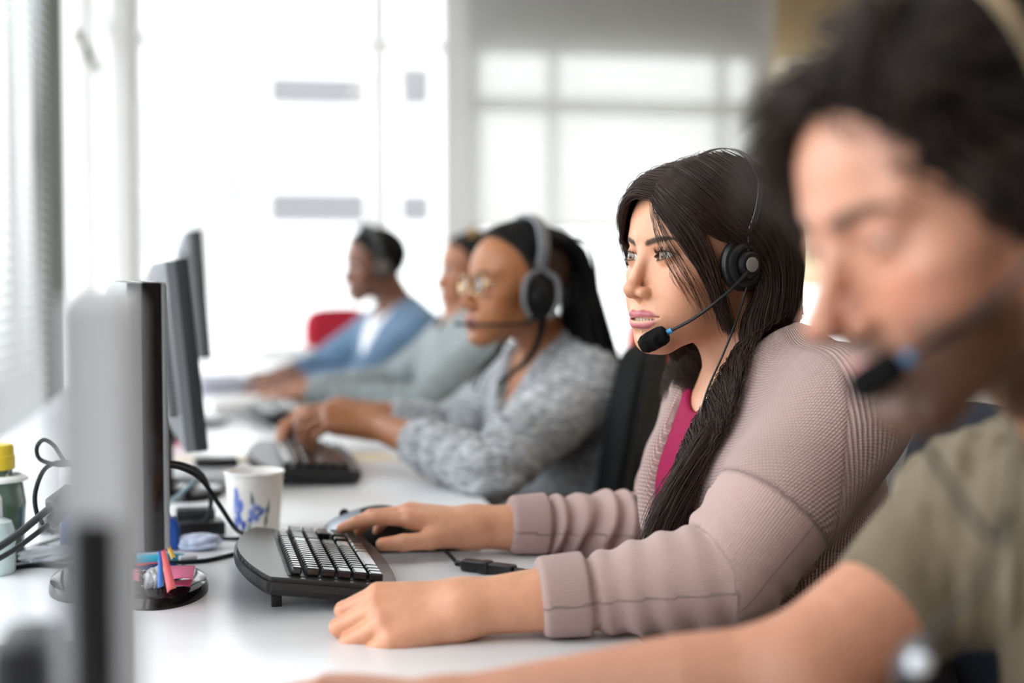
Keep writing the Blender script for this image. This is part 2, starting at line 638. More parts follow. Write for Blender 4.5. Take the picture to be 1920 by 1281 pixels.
def tilt_frame(lat, up):
    l = unit(lat); u = unit(up); u = unit(u - l * (u @ l)); fw = np.cross(u, l)   # towards the back
    return np.stack([l, fw, u], 1)            # columns: left, back, up


def torso_sdf(P, b, off=0.0):
    M = b['TF']
    k = .06
    d = ell(P, b['chest'], np.array(b.get('rchest', (.165, .115, .19))) + off, M)
    d = smin(d, ell(P, b['belly'], np.array(b.get('rbelly', (.155, .115, .16))) + off, M), k)
    d = smin(d, ell(P, b['pelvis'], np.array(b.get('rpelvis', (.18, .13, .13))) + off, M), k)
    rs = b.get('rsh', .052) + off
    d = smin(d, chain(P, [b['shR'], b['nb'] - M[:, 2] * .05, b['shL']], [rs, rs * 1.15, rs]), .06)
    nm = b['nb'] + M[:, 2] * .012
    d = smin(d, chain(P, [b['shR'] * .62 + b['nb'] * .38, nm, b['shL'] * .62 + b['nb'] * .38], [.035 + off, .045 + off, .035 + off]), .05)
    for s in ('L', 'R'):
        if 'bust' in b:
            c = b['chest'] - M[:, 1] * b['bust'][1] + M[:, 0] * (b['bust'][0] if s == 'L' else -b['bust'][0]) + M[:, 2] * b['bust'][2]
            d = smin(d, sph(P, c, b['bust'][3] + off), .05)
    return d


def arm_param(P, pts):
    """nearest point on an arm polyline: distance, length along, angle"""
    best = None; s0 = 0.0
    for a, b_ in zip(pts, pts[1:]):
        a = np.asarray(a, np.float32); ab = np.asarray(b_, np.float32) - a
        L_ = float(np.linalg.norm(ab)); u = ab / L_
        pa = P - a
        h = np.clip(pa @ u, 0, L_)
        r = pa - h[:, None] * u
        d = np.sqrt((r * r).sum(1))
        e1 = unit(np.cross(u, (0, 0, 1) if abs(u[2]) < .9 else (1, 0, 0))); e2 = np.cross(u, e1)
        th = np.arctan2(r @ e2.astype(np.float32), r @ e1.astype(np.float32))
        if best is None:
            best = [d, s0 + h, th]
        else:
            m = d < best[0]
            best = [np.where(m, x, y) for x, y in zip((d, s0 + h, th), best)]
        s0 += L_
    return best


def wob(P, s, seed=0):
    """cheap smooth noise in about -1..1"""
    r = np.random.default_rng(seed)
    o = 0
    for i in range(4):
        k = r.normal(size=3) * s * (1 + .45 * i)
        o = o + np.sin(P @ k.astype(np.float32) + r.uniform(0, 6)) / (1 + .4 * i)
    return o / 2.6


def axes_for(lo, hi, h, fine_box=None, hf=None):
    ax = []
    for i in range(3):
        fine = [(fine_box[0][i], fine_box[1][i], hf)] if fine_box is not None else []
        ax.append(axis_samples(lo[i], hi[i], h, fine))
    return ax


def adopt(o, parent):
    o.parent = parent
    o.matrix_parent_inverse = Matrix.Translation(-parent.location)
    return o


def to_local(M, P):
    Mi = np.array(M.inverted(), np.float64)
    return (P @ Mi[:3, :3].T + Mi[:3, 3]).astype(np.float32)


def to_world(M, Q):
    m = np.array(M, np.float64)
    return np.asarray(Q) @ m[:3, :3].T + m[:3, 3]


def skin_mat(name, rough=.42, bump=.12):
    m = mat(name, (.7, .5, .4), rough, sss=.12)
    t = NT(m)
    a = t.attr('col')
    n = t.noise(60, 4, .6)
    v = t.ramp(n, [(.3, (.93, .90, .89)), (.7, (1.05, 1.05, 1.04))])
    t.l(t.mix(1.0, a.outputs['Color'], v, 'MULTIPLY'), t.b.inputs['Base Color'])
    t.bump(t.noise(900, 3), bump, .0006)
    return m


def smooth01(x, a, b):
    t = np.clip((x - a) / (b - a), 0, 1); return t * t * (3 - 2 * t)


def person_body(p):
    """one continuous mesh: head, neck, torso, arms and hands"""
    M = p['M']; hs = 0.01 * p.get('hsize', 1.0); hsd = head_sdf(p['face']); b = p['b']
    hc = to_world(M, np.array([[0, 0, 0.0]]))[0]
    nk0 = to_world(M, np.array([[0, 1.8, -4.5]]))[0]; nk1 = b['nb']
    nr = p.get('neckr', .052)
    hands = p.get('hands', [])

    def f(P):
        P = P.astype(np.float32)
        d = bounded(P, lambda q: hsd(to_local(M, q)) * hs, hc, .165)
        nd = chain(P, [nk0, nk1, nk1 - b['TF'][:, 2] * .06], [nr, nr * 1.02, nr * 1.25])
        d = smin(d, nd, .022)
        d = smin(d, torso_sdf(P, b), .035)
        for s in ('L', 'R'):
            if 'el' + s in b:
                r = b.get('armr', (.052, .043, .040, .027))
                ad = chain(P, [b['sh' + s], b['el' + s]], [r[0], r[1]])
                mid = b['el' + s] * .68 + b['wr' + s] * .32
                ad = smin(ad, chain(P, [b['el' + s], mid, b['wr' + s]], [r[1] * .95, r[2], r[3]]), .02)
                d = smin(d, ad, .03)
        for h in hands:
            d = smin(d, bounded(P, lambda q: hand_sdf(q, h), h['c'], .15), .018)
        return d

    pts = [b[k] for k in b if k[:2] in ('sh', 'el', 'wr') and isinstance(b[k], np.ndarray)] + [b['pelvis'], hc + (0, 0, .1), hc - (.1, .1, 0)] + [t for h in hands for t in h['tips']]
    lo = np.min(pts, 0) - (.16, .16, .16); hi = np.max(pts, 0) + (.2, .2, .06)
    if 'clip' in p:
        lo = np.maximum(lo, p['clip'][0]); hi = np.minimum(hi, p['clip'][1])
    fb = (hc - (.125, .125, .13), hc + (.10, .10, .07))
    V, F = nets(f, *axes_for(lo, hi, p['res'], fb, p.get('hres', p['res'])), project=1)
    # ---- colours
    sk = np.array(p['skin']); col = np.tile(sk, (len(V), 1))
    Q = to_local(M, V); x = np.abs(Q[:, 0]); y = -Q[:, 1]; z = Q[:, 2]
    inh = (np.abs(Q).max(1) < 14)
    fc = p['face']; zo = -.5 * fc.get('open', 0); lf = fc.get('lips', 1)
    X = np.stack([x, y, z], 1)

    def blend(mask, c):
        mask = np.clip(mask, 0, 1)[:, None] * inh[:, None]
        col[:] = col * (1 - mask) + np.array(c) * mask
    bl = np.exp(-((x - 4.3) ** 2 / 3.5 + (z + 3.2) ** 2 / 4.0)) * (y > 2) + .8 * np.exp(-(x ** 2 / 1.2 + (z + 3.9) ** 2 / 1.2)) * (y > 9)
    blend(bl * p.get('blushamt', .4), p.get('blush', sk * (1.0, .72, .68)))
    if 'beard_shade' in p:
        bd = smooth01(-z + .18 * np.clip(3 - y, 0, 6), 3.4, 5.8) * smooth01(y + np.clip(-z - 8, 0, 3) * 1.6, .5, 2.5)  # beard growth plus painted shade on the jaw and down the neck
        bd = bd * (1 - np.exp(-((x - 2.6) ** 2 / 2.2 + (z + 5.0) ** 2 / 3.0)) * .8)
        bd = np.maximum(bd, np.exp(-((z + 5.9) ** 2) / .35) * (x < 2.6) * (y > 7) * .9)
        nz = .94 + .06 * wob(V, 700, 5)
        blend(bd * nz * p['beard_shade'][1], p['beard_shade'][0])
    pu, pl, _ = lip_pts(fc)
    lu = chain(X, pu, [.42 * lf, .44 * lf, .36 * lf, .13])
    ll = chain(X, pl, [.52 * lf, .5 * lf, .38 * lf, .13])
    lm = 1 - smooth01(np.minimum(lu, ll), .02, .16)
    blend(lm, p['lipcol'])
    bx = np.interp(x, [.9, 1.3, 3.0, 4.4, 5.4], [1.35, 1.5, 1.95, 2.0, 1.35]) + p.get('browz', 0)
    bw = np.interp(x, [.8, 1.3, 3.0, 4.5, 5.3], [.12, .36, .33, .2, .03]) * p.get('browt', 1)
    bm_ = (1 - smooth01(np.abs(z - bx) / bw, .6, 1.25)) * (x > .95) * (x < 5.4) * (y > 3)
    blend(bm_ * .9, p['browcol'])
    # dark lash line
    c = np.array(EYE); zz = z - c[2] - .08 * (x - c[0]); u = (x - c[0] + .02) / 1.5; w = np.clip(1 - u * u, 0, 1)
    ln = np.exp(-((zz - .54 * fc.get('lid', 1) * w ** .8) / .07) ** 2) * (np.abs(u) < 1.02) * (y > 6.4)
    ln = np.maximum(ln, .55 * np.exp(-((zz + .46 * fc.get('lolid', 1) * w ** .9) / .06) ** 2) * (np.abs(u) < 1.0) * (y > 6.4))
    blend(ln * p.get('lash', .9), (.03, .02, .015))
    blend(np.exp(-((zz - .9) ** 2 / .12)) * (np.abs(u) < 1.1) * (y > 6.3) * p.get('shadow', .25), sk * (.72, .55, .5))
    for h in hands:
        for q in h['knuck']:
            m = np.exp(-((V - q) ** 2).sum(1) / .00014) * .28
            col[:] = col * (1 - m[:, None]) + sk * (1.0, .70, .64) * m[:, None]
        for q, r, u_, d_ in h['nails']:
            w_ = V - q
            al = w_ @ d_; la = w_ @ np.cross(u_, d_); hh = w_ @ u_
            m = (np.abs(al) < r * 1.05) * (np.abs(la) < r * .78) * (np.abs(hh) < r * .7)
            col[:] = np.where(m[:, None], np.array(p.get('nail', sk * (1.08, .9, .88))), col)
    base = np.array(p['base'], np.float32)
    me = np_mesh('person', V - base, F, [p['skinmat']], attrs={'col': np.c_[col, np.ones(len(col))]})
    o = link('person', me); o.location = base
    print('  body', p['who'], len(V), round(time.time() - T0, 1))
    return o


def eyes(p, o, iris=(.10, .06, .03), gaze=(0, 0)):
    m = mat('eye_' + p['who'], (.8, .8, .8), .06, coat=.5)
    t = NT(m)
    s = t.n('ShaderNodeSeparateXYZ'); t.l(t.obj(), s.inputs[0])
    r = t.math('SQRT', t.math('ADD', t.math('MULTIPLY', s.outputs[0], s.outputs[0]), t.math('MULTIPLY', s.outputs[2], s.outputs[2])))
    r2 = t.math('ADD', r, t.math('MULTIPLY', t.math('GREATER_THAN', s.outputs[1], 0), 5))
    n = t.math('DIVIDE', r2, 1.2)
    t.l(t.ramp(n, [(.0, (.005, .005, .005)), (.17, (.005, .005, .005)), (.2, iris), (.38, tuple(c * 1.6 for c in iris)), (.46, (.02, .015, .012)), (.52, (.74, .70, .68)), (1, (.70, .62, .60))]), t.b.inputs['Base Color'])
    for s_ in (-1, 1):
        e = MB().sphere((0, 0, 0), EYER, u=32, v=24).sphere((0, -.42, 0), .84, u=24, v=16).build('eye', m)
        e.matrix_world = p['M'] @ Matrix.Translation((s_ * EYE[0], -EYE[1], EYE[2])) @ Matrix.Rotation(R(gaze[0]), 4, 'Z') @ Matrix.Rotation(R(gaze[1]), 4, 'X')
        adopt(e, o)


def cloth(name, f, lo, hi, res, m, parent, attr=None, project=1):
    V, F = nets(f, *axes_for(np.array(lo), np.array(hi), res), project=project)
    at_ = attr(V) if attr else {}
    me = np_mesh(name, V - np.array(parent.location, np.float32), F, [m], attrs=at_)
    o = link(name, me, parent)
    print('  cloth', name, len(V), round(time.time() - T0, 1))
    return o


def limb_trousers(p, b, m, o, res=.008):
    """seated legs under the desk"""
    M = b['TF']
    pts = {}
    for s, sg in (('L', 1), ('R', -1)):
        hip = b['pelvis'] + M[:, 0] * .09 * sg + A3(0, 0, -.02)
        kn = A3(b['knee'][0], hip[1] + .02 * sg, b['knee'][2])
        an = A3(b['knee'][0] + .05, hip[1] + .02 * sg, .10)
        pts[s] = (hip, kn, an)

    def f(P):
        d = ell(P, b['pelvis'] + A3(0, 0, -.02), np.array((.19, .14, .24)) if b.get('highwaist') else (.19, .14, .12), M)
        for h, k, a in pts.values():
            d = smin(d, chain(P, [h, k, a], [.085, .062, .048]), .04)
        return smax(d, P[:, 2] - (b['pelvis'][2] + (.14 if b.get('highwaist') else .06)), .01)
    lo = np.min([q for v in pts.values() for q in v], 0) - .2; hi = np.max([q for v in pts.values() for q in v], 0) + .22
    lo[2] = .06
    tr = cloth('trousers', f, lo, hi, res, m, o)
    for h, k, a in pts.values():
        sh = MB().sphere((a[0] - .06, a[1], .045), (.13, .045, .045), u=16, v=10).build('shoe', p['shoemat'])
        adopt(sh, o)
    return tr
# ------------------------------------------------------------------ woman in the pink cardigan
SHOE = mat('shoe_black', (.03, .03, .03), .4)
DENIM = mat('denim_dark', (.05, .06, .09), .8)


def desk_cut(d, P, x0=.406, z=DZ + .0015):
    return smax(d, np.minimum(z - P[:, 2], x0 - P[:, 0]), .004)


def hair_mat(name, dark, light, rough=.34):
    m = mat(name, dark, rough, spec=.32)
    t = NT(m)
    hi = t.n('ShaderNodeHairInfo')
    c = t.ramp(hi.outputs['Random'], [(0, dark), (.6, tuple((a + b) / 2 for a, b in zip(dark, light))), (1, light)])
    t.l(c, t.b.inputs['Base Color'])
    return m


def sheet(guides, n, K=28, jit=.25, clump=.0, taper=.15, seed=1, tipj=1.0, wav=0.0):
    """strands between neighbouring guide polylines (head cm)"""
    r = np.random.default_rng(seed)
    G = np.stack([resample(g, K) for g in guides])
    m = len(G)
    u = r.uniform(0, m - 1, n)
    if clump:
        cu = np.round(u / clump) * clump
        w = r.uniform(.2, .95, n)
    out = np.empty((n, K, 3))
    tt = np.linspace(0, 1, K)
    i = np.minimum(u.astype(int), m - 2); fr = (u - i)[:, None, None]
    S = G[i] * (1 - fr) + G[i + 1] * fr
    if clump:
        cu = np.clip(cu, 0, m - 1 - 1e-6); ci = cu.astype(int); cf = (cu - ci)[:, None, None]
        Cn = G[ci] * (1 - cf) + G[np.minimum(ci + 1, m - 1)] * cf
        ww = (w[:, None] * tt[None] ** 1.2)[:, :, None] * .8
        S = S * (1 - ww) + Cn * ww
    off = r.normal(size=(n, 1, 3)) * jit
    off2 = r.normal(size=(n, 1, 3)) * jit * tipj
    S = S + off * (1 - tt[None, :, None]) + off2 * tt[None, :, None]
    if wav:
        ph = r.uniform(0, 6.28, (n, 1, 3)); fq = r.uniform(2.5, 5, (n, 1, 1))
        S = S + np.sin(fq * tt[None, :, None] * 6.28 + ph) * wav * tt[None, :, None]
    return S


def lift_off(S, sdf, minr=.05, k=1):
    """push strand points out of the head (cm)"""
    N, K, _ = S.shape
    P = S.reshape(-1, 3).astype(np.float32)
    for _ in range(k):
        d = eval_chunks(sdf, P)
        m = d < minr
        if not m.any(): break
        q = P[m]; e = .05
        g = np.stack([sdf(q + np.array(v, np.float32) * e) - sdf(q - np.array(v, np.float32) * e) for v in np.eye(3)], 1)
        g /= np.linalg.norm(g, axis=1, keepdims=True) + 1e-9
        P[m] = q + g * (minr - d[m])[:, None]
    return P.reshape(N, K, 3)


p2 = dict(who='woman_pink', face=dict(open=.60, full=.3, lips=.76, mw=1.33, smile=.22, jaw=.86, nose=1.02, nosew=1.0, lid=.97), hsize=.985,
          skin=(.65, .33, .20), lipcol=(.44, .125, .14), browcol=(.16, .085, .055), browt=1.15, blushamt=.35, base=(.70, 1.60, .45), shadow=.25,
          res=.0024, hres=.0011, neckr=.051)
p2['M'] = head_frame(CAM + ray(1317, 481) * 1.67, 71, 0, 0, .985)
b2 = p2['b'] = dict(shL=A3(.655, 1.435, .960), shR=A3(.625, 1.765, .945), nb=A3(.628, 1.60, .992), rsh=.046, highwaist=1, elL=atx(1350, 1085, .50), elR=at(1240, 995, 1.83),
                    chest=A3(.630, 1.60, .855), belly=A3(.645, 1.60, .70), pelvis=A3(.72, 1.60, .56), knee=A3(.33, 0, .50),
                    rchest=(.160, .105, .155), rbelly=(.165, .14, .16), bust=(.075, .058, -.01, .058))
b2['elL'] = A3(.50, 1.375, .795)
b2['elL'] = at(1352, 1088, 1.385)
b2['wrL'] = atz(868, 1141, .770); b2['wrR'] = atz(888, 988, .776)
b2['TF'] = tilt_frame(b2['shL'] - b2['shR'], A3(-.06, 0, 1))
p2['clip'] = (A3(-.2, 1.0, .62), A3(1.2, 2.3, 1.35))
SKIN2 = p2['skinmat'] = skin_mat('skin_fair'); p2['shoemat'] = SHOE
hl = hand_caps(b2['wrL'], (-1.0, .06, -.02), (.0, -.58, .82), True, [(34, 92, 48), (36, 92, 48), (37, 92, 48), (38, 90, 46)], spread=(2, 0, -2, -4), size=.98, fat=1.14,
               thumb=[(.66, .60, -.45), (.85, .30, -.45), (.92, .0, -.4)])
hr = hand_caps(b2['wrR'], (-1.0, .12, .20), (.12, -.12, 1), False, [(8, 14, 12), (16, 20, 16), (20, 24, 18), (24, 26, 18)], spread=(3, 0, -5, -12), size=1.0,
               thumb=[(.74, .52, -.16), (.95, .22, -.20), (.97, .08, -.24)])
p2['hands'] = [hl, hr]


def build_p2():
    p, b, M = p2, b2, p2['M']
    o = person_body(p)
    tag(o, 'woman in a dusty pink knit cardigan with long dark hair, hand on a mouse', 'person')
    eyes(p, o, (.16, .10, .04), (8, 0))
    sdf = head_sdf(p['face']); sf = lambda q: sdf(q)
    # teeth
    tm = mat('tooth_enamel', (.82, .78, .72), .2, sss=.05)
    mb = MB()
    for i in range(-4, 5):
        a = i * .155
        w = (.44, .37, .40, .34, .34)[abs(i)]
        mb.box((2.55 * math.sin(a) * 1.25, -6.3 - 2.45 * math.cos(a), -7.15), (w, .3, .75), rz=a, bevel=.07)
    te = mb.build('teeth', tm); te.matrix_world = M; adopt(te, o)
    # lip piercing
    ps = MB().sphere((.75, -9.32, -8.75), .11).build('lip_stud', mat('stud_gold', (.8, .6, .35), .2, metal=1.0)); ps.matrix_world = M; adopt(ps, o)
    ps['label'] = 'small gold lip stud'
    # trousers
    limb_trousers(p, b, mat('black_trousers', (.010, .010, .012), .8, spec=.3), o)
    # magenta top
    TFm = b['TF']

    def top_f(P):
        d = torso_sdf(P, b, .008)
        d = smax(d, -cap(P, b['nb'] - TFm[:, 2] * .0 - TFm[:, 1] * .03, b['nb'] + (0, 0, .12), .075, .08), .01)
        return smax(d, .66 - P[:, 2], .01)
    mg = mat('magenta_cotton', (.29, .012, .065), .85, spec=.2)
    cloth('top', top_f, b['pelvis'] - (.3, .3, .05), b['nb'] + (.25, .3, .08), .006, mg, o)
    # cardigan
    armL = [b['shL'], b['elL'], b['wrL']]; armR = [b['shR'], b['elR'], b['wrR']]
    LL = [sum(np.linalg.norm(np.array(q) - r) for q, r in zip(a, a[1:])) for a in (armL, armR)]

    def sleeve(P, pts, L, end, seed, rp):
        d, s, th = arm_param(P, pts)
        se = L - end
        up = float(np.linalg.norm(pts[1] - pts[0]))
        r = np.interp(s, [0, up * .5, up, up + .05, se - .06, se], rp)
        env = smooth01(s, up * .55, up) * (1 - smooth01(s, se - .055, se - .045))
        n = wob(P, 26, seed)
        r = r + .0048 * env * np.sin(s * 2 * math.pi / .032 + 2.2 * np.sin(th + seed) + 2.0 * n) * (.55 + .45 * np.sin(th * 1.0 + 1.1 * seed)) + .003 * n * smooth01(s, .02, .1)
        cuff = smooth01(s, se - .052, se - .046)
        r = r + .0042 * cuff - .003 * np.exp(-((s - (se - .053)) / .004) ** 2)
        e = d - r
        return smax(e, s - se, .008), s, th

    RL = (.060, .070, .060, .056, .0405, .0375); RR = (.060, .062, .056, .052, .042, .038)

    def card_f(P):
        d = torso_sdf(P, b, .014)
        q = P - b['chest'].astype(np.float32); l = q @ TFm[:, 0]; bk = q @ TFm[:, 1]; u = q @ TFm[:, 2]
        d = d + .004 * wob(P, 17, 3) * smooth01(-u, -.02, .15)
        # front opening
        wopen = np.interp(u, [-.25, -.05, .08, .16], [.036, .040, .052, .072])
        edge = np.maximum(np.abs(l + .002) - wopen, bk + .01)
        band = np.exp(-((edge - .018) / .016) ** 2) * (bk < .06)
        d = d - .006 * np.clip(band, 0, 1)
        d = smax(d, .70 - P[:, 2] - .15 * (P[:, 0] - .60), .015)
        nb = b['nb']
        dn = cap(P, nb - TFm[:, 2] * .02 - TFm[:, 1] * .05, nb + (-.02, 0, .12), .062, .075)
        sl, _, _ = sleeve(P, armL, LL[0], .078, 1, RL); sr, _, _ = sleeve(P, armR, LL[1], .047, 4, RR)
        d = smin(d, sl, .045); d = smin(d, sr, .035)
        d = smax(d, -edge, .012)
        d = smax(d, -dn, .012)
        return desk_cut(d, P)

    def card_attr(V):
        q = V - b['chest']; l = q @ TFm[:, 0]; bk = q @ TFm[:, 1]; u = q @ TFm[:, 2]
        t = torso_sdf(V.astype(np.float32), b, .02)
        dl, s1, t1 = arm_param(V, armL); dr, s2, t2 = arm_param(V, armR)
        left = (dl < dr)
        s = np.where(left, s1, s2); th = np.where(left, t1, t2); se = np.where(left, LL[0] - .078, LL[1] - .047)
        onarm = smooth01(s, .142, .149) * (np.minimum(dl, dr) < .092)
        cuff = onarm * smooth01(s, se - .052, se - .048)
        rib = (1 - onarm) * smooth01(bk + np.interp(u, [-.2, 0, .13], [.055, .042, .012]), -.006, .001)
        seam = np.exp(-((s - .145) / .003) ** 2) * (np.minimum(dl, dr) < .085) + (1 - onarm) * np.exp(-((bk + np.interp(u, [-.2, 0, .13], [.055, .042, .012]) + .0025) / .003) ** 2)
        at_ = np.arctan2(bk, l) * .17
        ua = .18 * np.arctan2(bk, np.maximum(np.abs(l), .03))
        uv = np.stack([np.where(onarm > .5, s, ua), np.where(onarm > .5, th * .045, np.abs(l) - u), np.zeros(len(V))], 1)
        return dict(reg=np.stack([onarm, rib, np.clip(seam, 0, 1)], 1), kuv=uv, cuff=cuff)
    cm = mat('cardigan_knit', (.5, .35, .32), .85, sheen=.25)
    t = NT(cm)
    rg = t.n('ShaderNodeSeparateXYZ'); t.l(t.attr('reg').outputs['Vector'], rg.inputs[0])
    kv = t.n('ShaderNodeSeparateXYZ'); t.l(t.attr('kuv').outputs['Vector'], kv.inputs[0])
    cu = t.attr('cuff').outputs['Fac']
    U, W = kv.outputs[0], kv.outputs[1]
    sU = t.math('SINE', t.math('MULTIPLY', U, 2 * math.pi / .0052)); sW = t.math('SINE', t.math('MULTIPLY', W, 2 * math.pi / .0052))
    waf = t.math('MULTIPLY', sU, sW)
    nz = t.noise(45, 2)
    ribw = t.math('SINE', t.math('MULTIPLY', t.math('ADD', U, t.math('MULTIPLY', nz, .002)), 2 * math.pi / .0044))
    ribw = t.math('ADD', ribw, t.math('MULTIPLY', t.math('SINE', t.math('MULTIPLY', W, 2 * math.pi / .003)), .35))
    fine = t.math('ADD', t.math('MULTIPLY', t.math('SINE', t.math('MULTIPLY', W, 2 * math.pi / .0022)), .18), t.math('MULTIPLY', t.noise(700, 2), .5))
    cuf = t.math('MULTIPLY', t.math('SINE', t.math('MULTIPLY', W, 2 * math.pi / .003)), .5)
    mx = lambda f_, a_, b_: t.math('ADD', a_, t.math('MULTIPLY', f_, t.math('SUBTRACT', b_, a_)))
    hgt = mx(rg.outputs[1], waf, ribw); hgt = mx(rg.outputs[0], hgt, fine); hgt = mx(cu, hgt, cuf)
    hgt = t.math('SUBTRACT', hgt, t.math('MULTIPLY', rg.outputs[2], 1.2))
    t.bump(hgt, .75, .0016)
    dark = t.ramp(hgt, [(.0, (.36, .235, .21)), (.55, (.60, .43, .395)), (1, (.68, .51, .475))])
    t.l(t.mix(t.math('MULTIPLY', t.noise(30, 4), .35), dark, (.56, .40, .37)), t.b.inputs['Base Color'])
    lo = np.array([.22, 1.27, .50]); hi = np.array([.92, 2.0, 1.10])
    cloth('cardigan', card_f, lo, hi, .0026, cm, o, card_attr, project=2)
    # ---------------- hair
    hm = hair_mat('hair_dark_brown', (.007, .004, .003), (.058, .026, .015), .34)
    cap_m = mat('hair_base', (.014, .008, .006), .6)

    def hcap(Q):
        x = Q[:, 0]; y = -Q[:, 1]; z = Q[:, 2]
        d = sdf(Q) - .32
        hl_ = np.where(x > 1.8, 1.0, .6)
        # hairline: keep behind a tilted front plane
        fr = y - (7.4 - .28 * np.abs(x - 1.0) ** 1.35 + .0 * z) - .55 * (z - 7.0) * 1.1
        face = np.maximum(fr, 0 * x - 5)
        d = smax(d, face * .75, .4)
        d = smax(d, -7.5 - z, .5)
        part = np.exp(-((x - 1.7) / .22) ** 2) * (z > 5) * (y > -3)
        return d + .28 * part
    V, F = nets(hcap, axis_samples(-9.5, 9.5, .22), axis_samples(-11, 12, .22), axis_samples(-9, 13, .22))
    hc_ = link('hair_base', np_mesh('hair_base', V, F, [cap_m])); hc_.matrix_world = M; adopt(hc_, o); hc_.name = 'hair'
    L = lambda *g: [(x, -f_, z) for x, f_, z in g]
    S = []
    longw = [(8.4, -3.0, -8), (8.8, -2.4, -12.5), (8.8, .4, -17), (8.4, 5.0, -22), (7.8, 9.6, -28), (7.2, 12.0, -34)]
    lw = lambda dx, df, dz=0, tip=1.0: [(x + dx * (1 - .55 * i / 5), f_ + df * (1 - .5 * (i / 5)), z + dz) for i, (x, f_, z) in enumerate(longw)]
    # locks in front of the ear
    A = [L((1.75, 8.55, 6.6), (3.5, 8.9, 5.0), (5.4, 7.6, 2.0), (6.4, 5.6, -1.5), (7.0, 4.1, -4.0), (7.1, 3.0, -6.2), (7.0, 1.8, -8.0)),
         L((1.75, 8.3, 7.2), (3.9, 8.6, 5.6), (6.0, 7.0, 2.4), (6.9, 5.0, -1.5), (7.3, 3.7, -4.2), (7.2, 2.7, -6.4), (7.0, 1.6, -8.4)),
         L((1.75, 7.7, 8.0), (4.4, 7.7, 6.3), (6.8, 5.6, 2.8), (7.6, 4.1, -1.2), (7.6, 3.2, -4.2), (7.4, 2.3, -6.6), (7.1, 1.3, -8.8))]
    S.append(sheet(A, 760, 26, .22, .3, seed=2, wav=.10, tipj=1.6))
    T_ = [L((1.75, 7.9, 7.8), (4.2, 7.9, 6.6), (6.4, 6.2, 4.0), (7.5, 3.6, 2.2), (8.1, .4, 1.4), (8.2, -2.6, .4)),
          L((1.75, 7.6, 8.1), (4.5, 7.5, 6.8), (6.8, 5.4, 4.4), (7.8, 2.6, 2.8), (8.3, -.6, 1.8), (8.4, -3.2, .4)),
          L((1.7, 7.2, 8.5), (4.9, 6.8, 6.9), (7.3, 4.4, 4.4), (8.2, 1.4, 3.0), (8.5, -1.8, 1.6), (8.5, -4.2, 0))]
    S.append(sheet(T_, 1500, 26, .2, .15, seed=14))
    # swept back over the ear, then down
    B = [L((1.7, 7.2, 8.5), (4.9, 6.8, 6.9), (7.3, 4.0, 3.4), (8.2, 1.0, 1.0), (8.5, -2.2, -2.5), *lw(0, 2.4)),
         L((1.65, 5.6, 9.7), (5.1, 5.2, 7.9), (7.7, 2.0, 4.2), (8.5, -1.4, 1.2), (8.7, -3.0, -3.0), *lw(.3, .8)),
         L((1.6, 3.5, 10.7), (5.2, 3.0, 8.9), (7.9, -.6, 4.8), (8.5, -3.8, 1.0), (8.6, -4.6, -3.5), *lw(.1, -.8)),
         L((1.4, 1.0, 11.5), (5.0, .2, 9.6), (7.8, -3.2, 5.2), (8.2, -5.8, 1.0), (8.2, -6.2, -3.5), *lw(-.2, -2.4)),
         L((1.2, -1.5, 11.8), (4.6, -2.6, 10.0), (7.2, -5.8, 5.4), (7.4, -7.8, 1.0), (7.4, -7.8, -3.5), *lw(-.6, -3.8)),
         L((.9, -4.0, 11.3), (3.8, -5.6, 9.6), (6.0, -8.3, 5.2), (6.3, -9.4, .8), (6.4, -9.0, -4), *lw(-1.0, -5.0)),
         L((.4, -6.2, 10.3), (2.4, -8.4, 8.0), (4.4, -10.0, 4.6), (4.9, -10.4, .2), (5.2, -9.8, -5), *lw(-1.5, -5.8))]
    S.append(sheet(B, 5600, 40, .34, .10, seed=3, wav=.16, tipj=1.6))
    # underlayer of the long hair
    Bu = [L((6.6, -1.5, 1), (7.8, -2.0, -4), *lw(-1.0, 2.8, 0)), L((6.6, -4, 1), (7.6, -4.4, -4), *lw(-1.3, .0)), L((5.5, -7, 0), (6.6, -7.0, -5), *lw(-2.0, -2.6)), L((3.5, -8.6, -2), (5.0, -8.6, -7), *lw(-2.5, -5))]
    S.append(sheet(Bu, 1800, 34, .4, .2, seed=5, wav=.2, tipj=1.6))
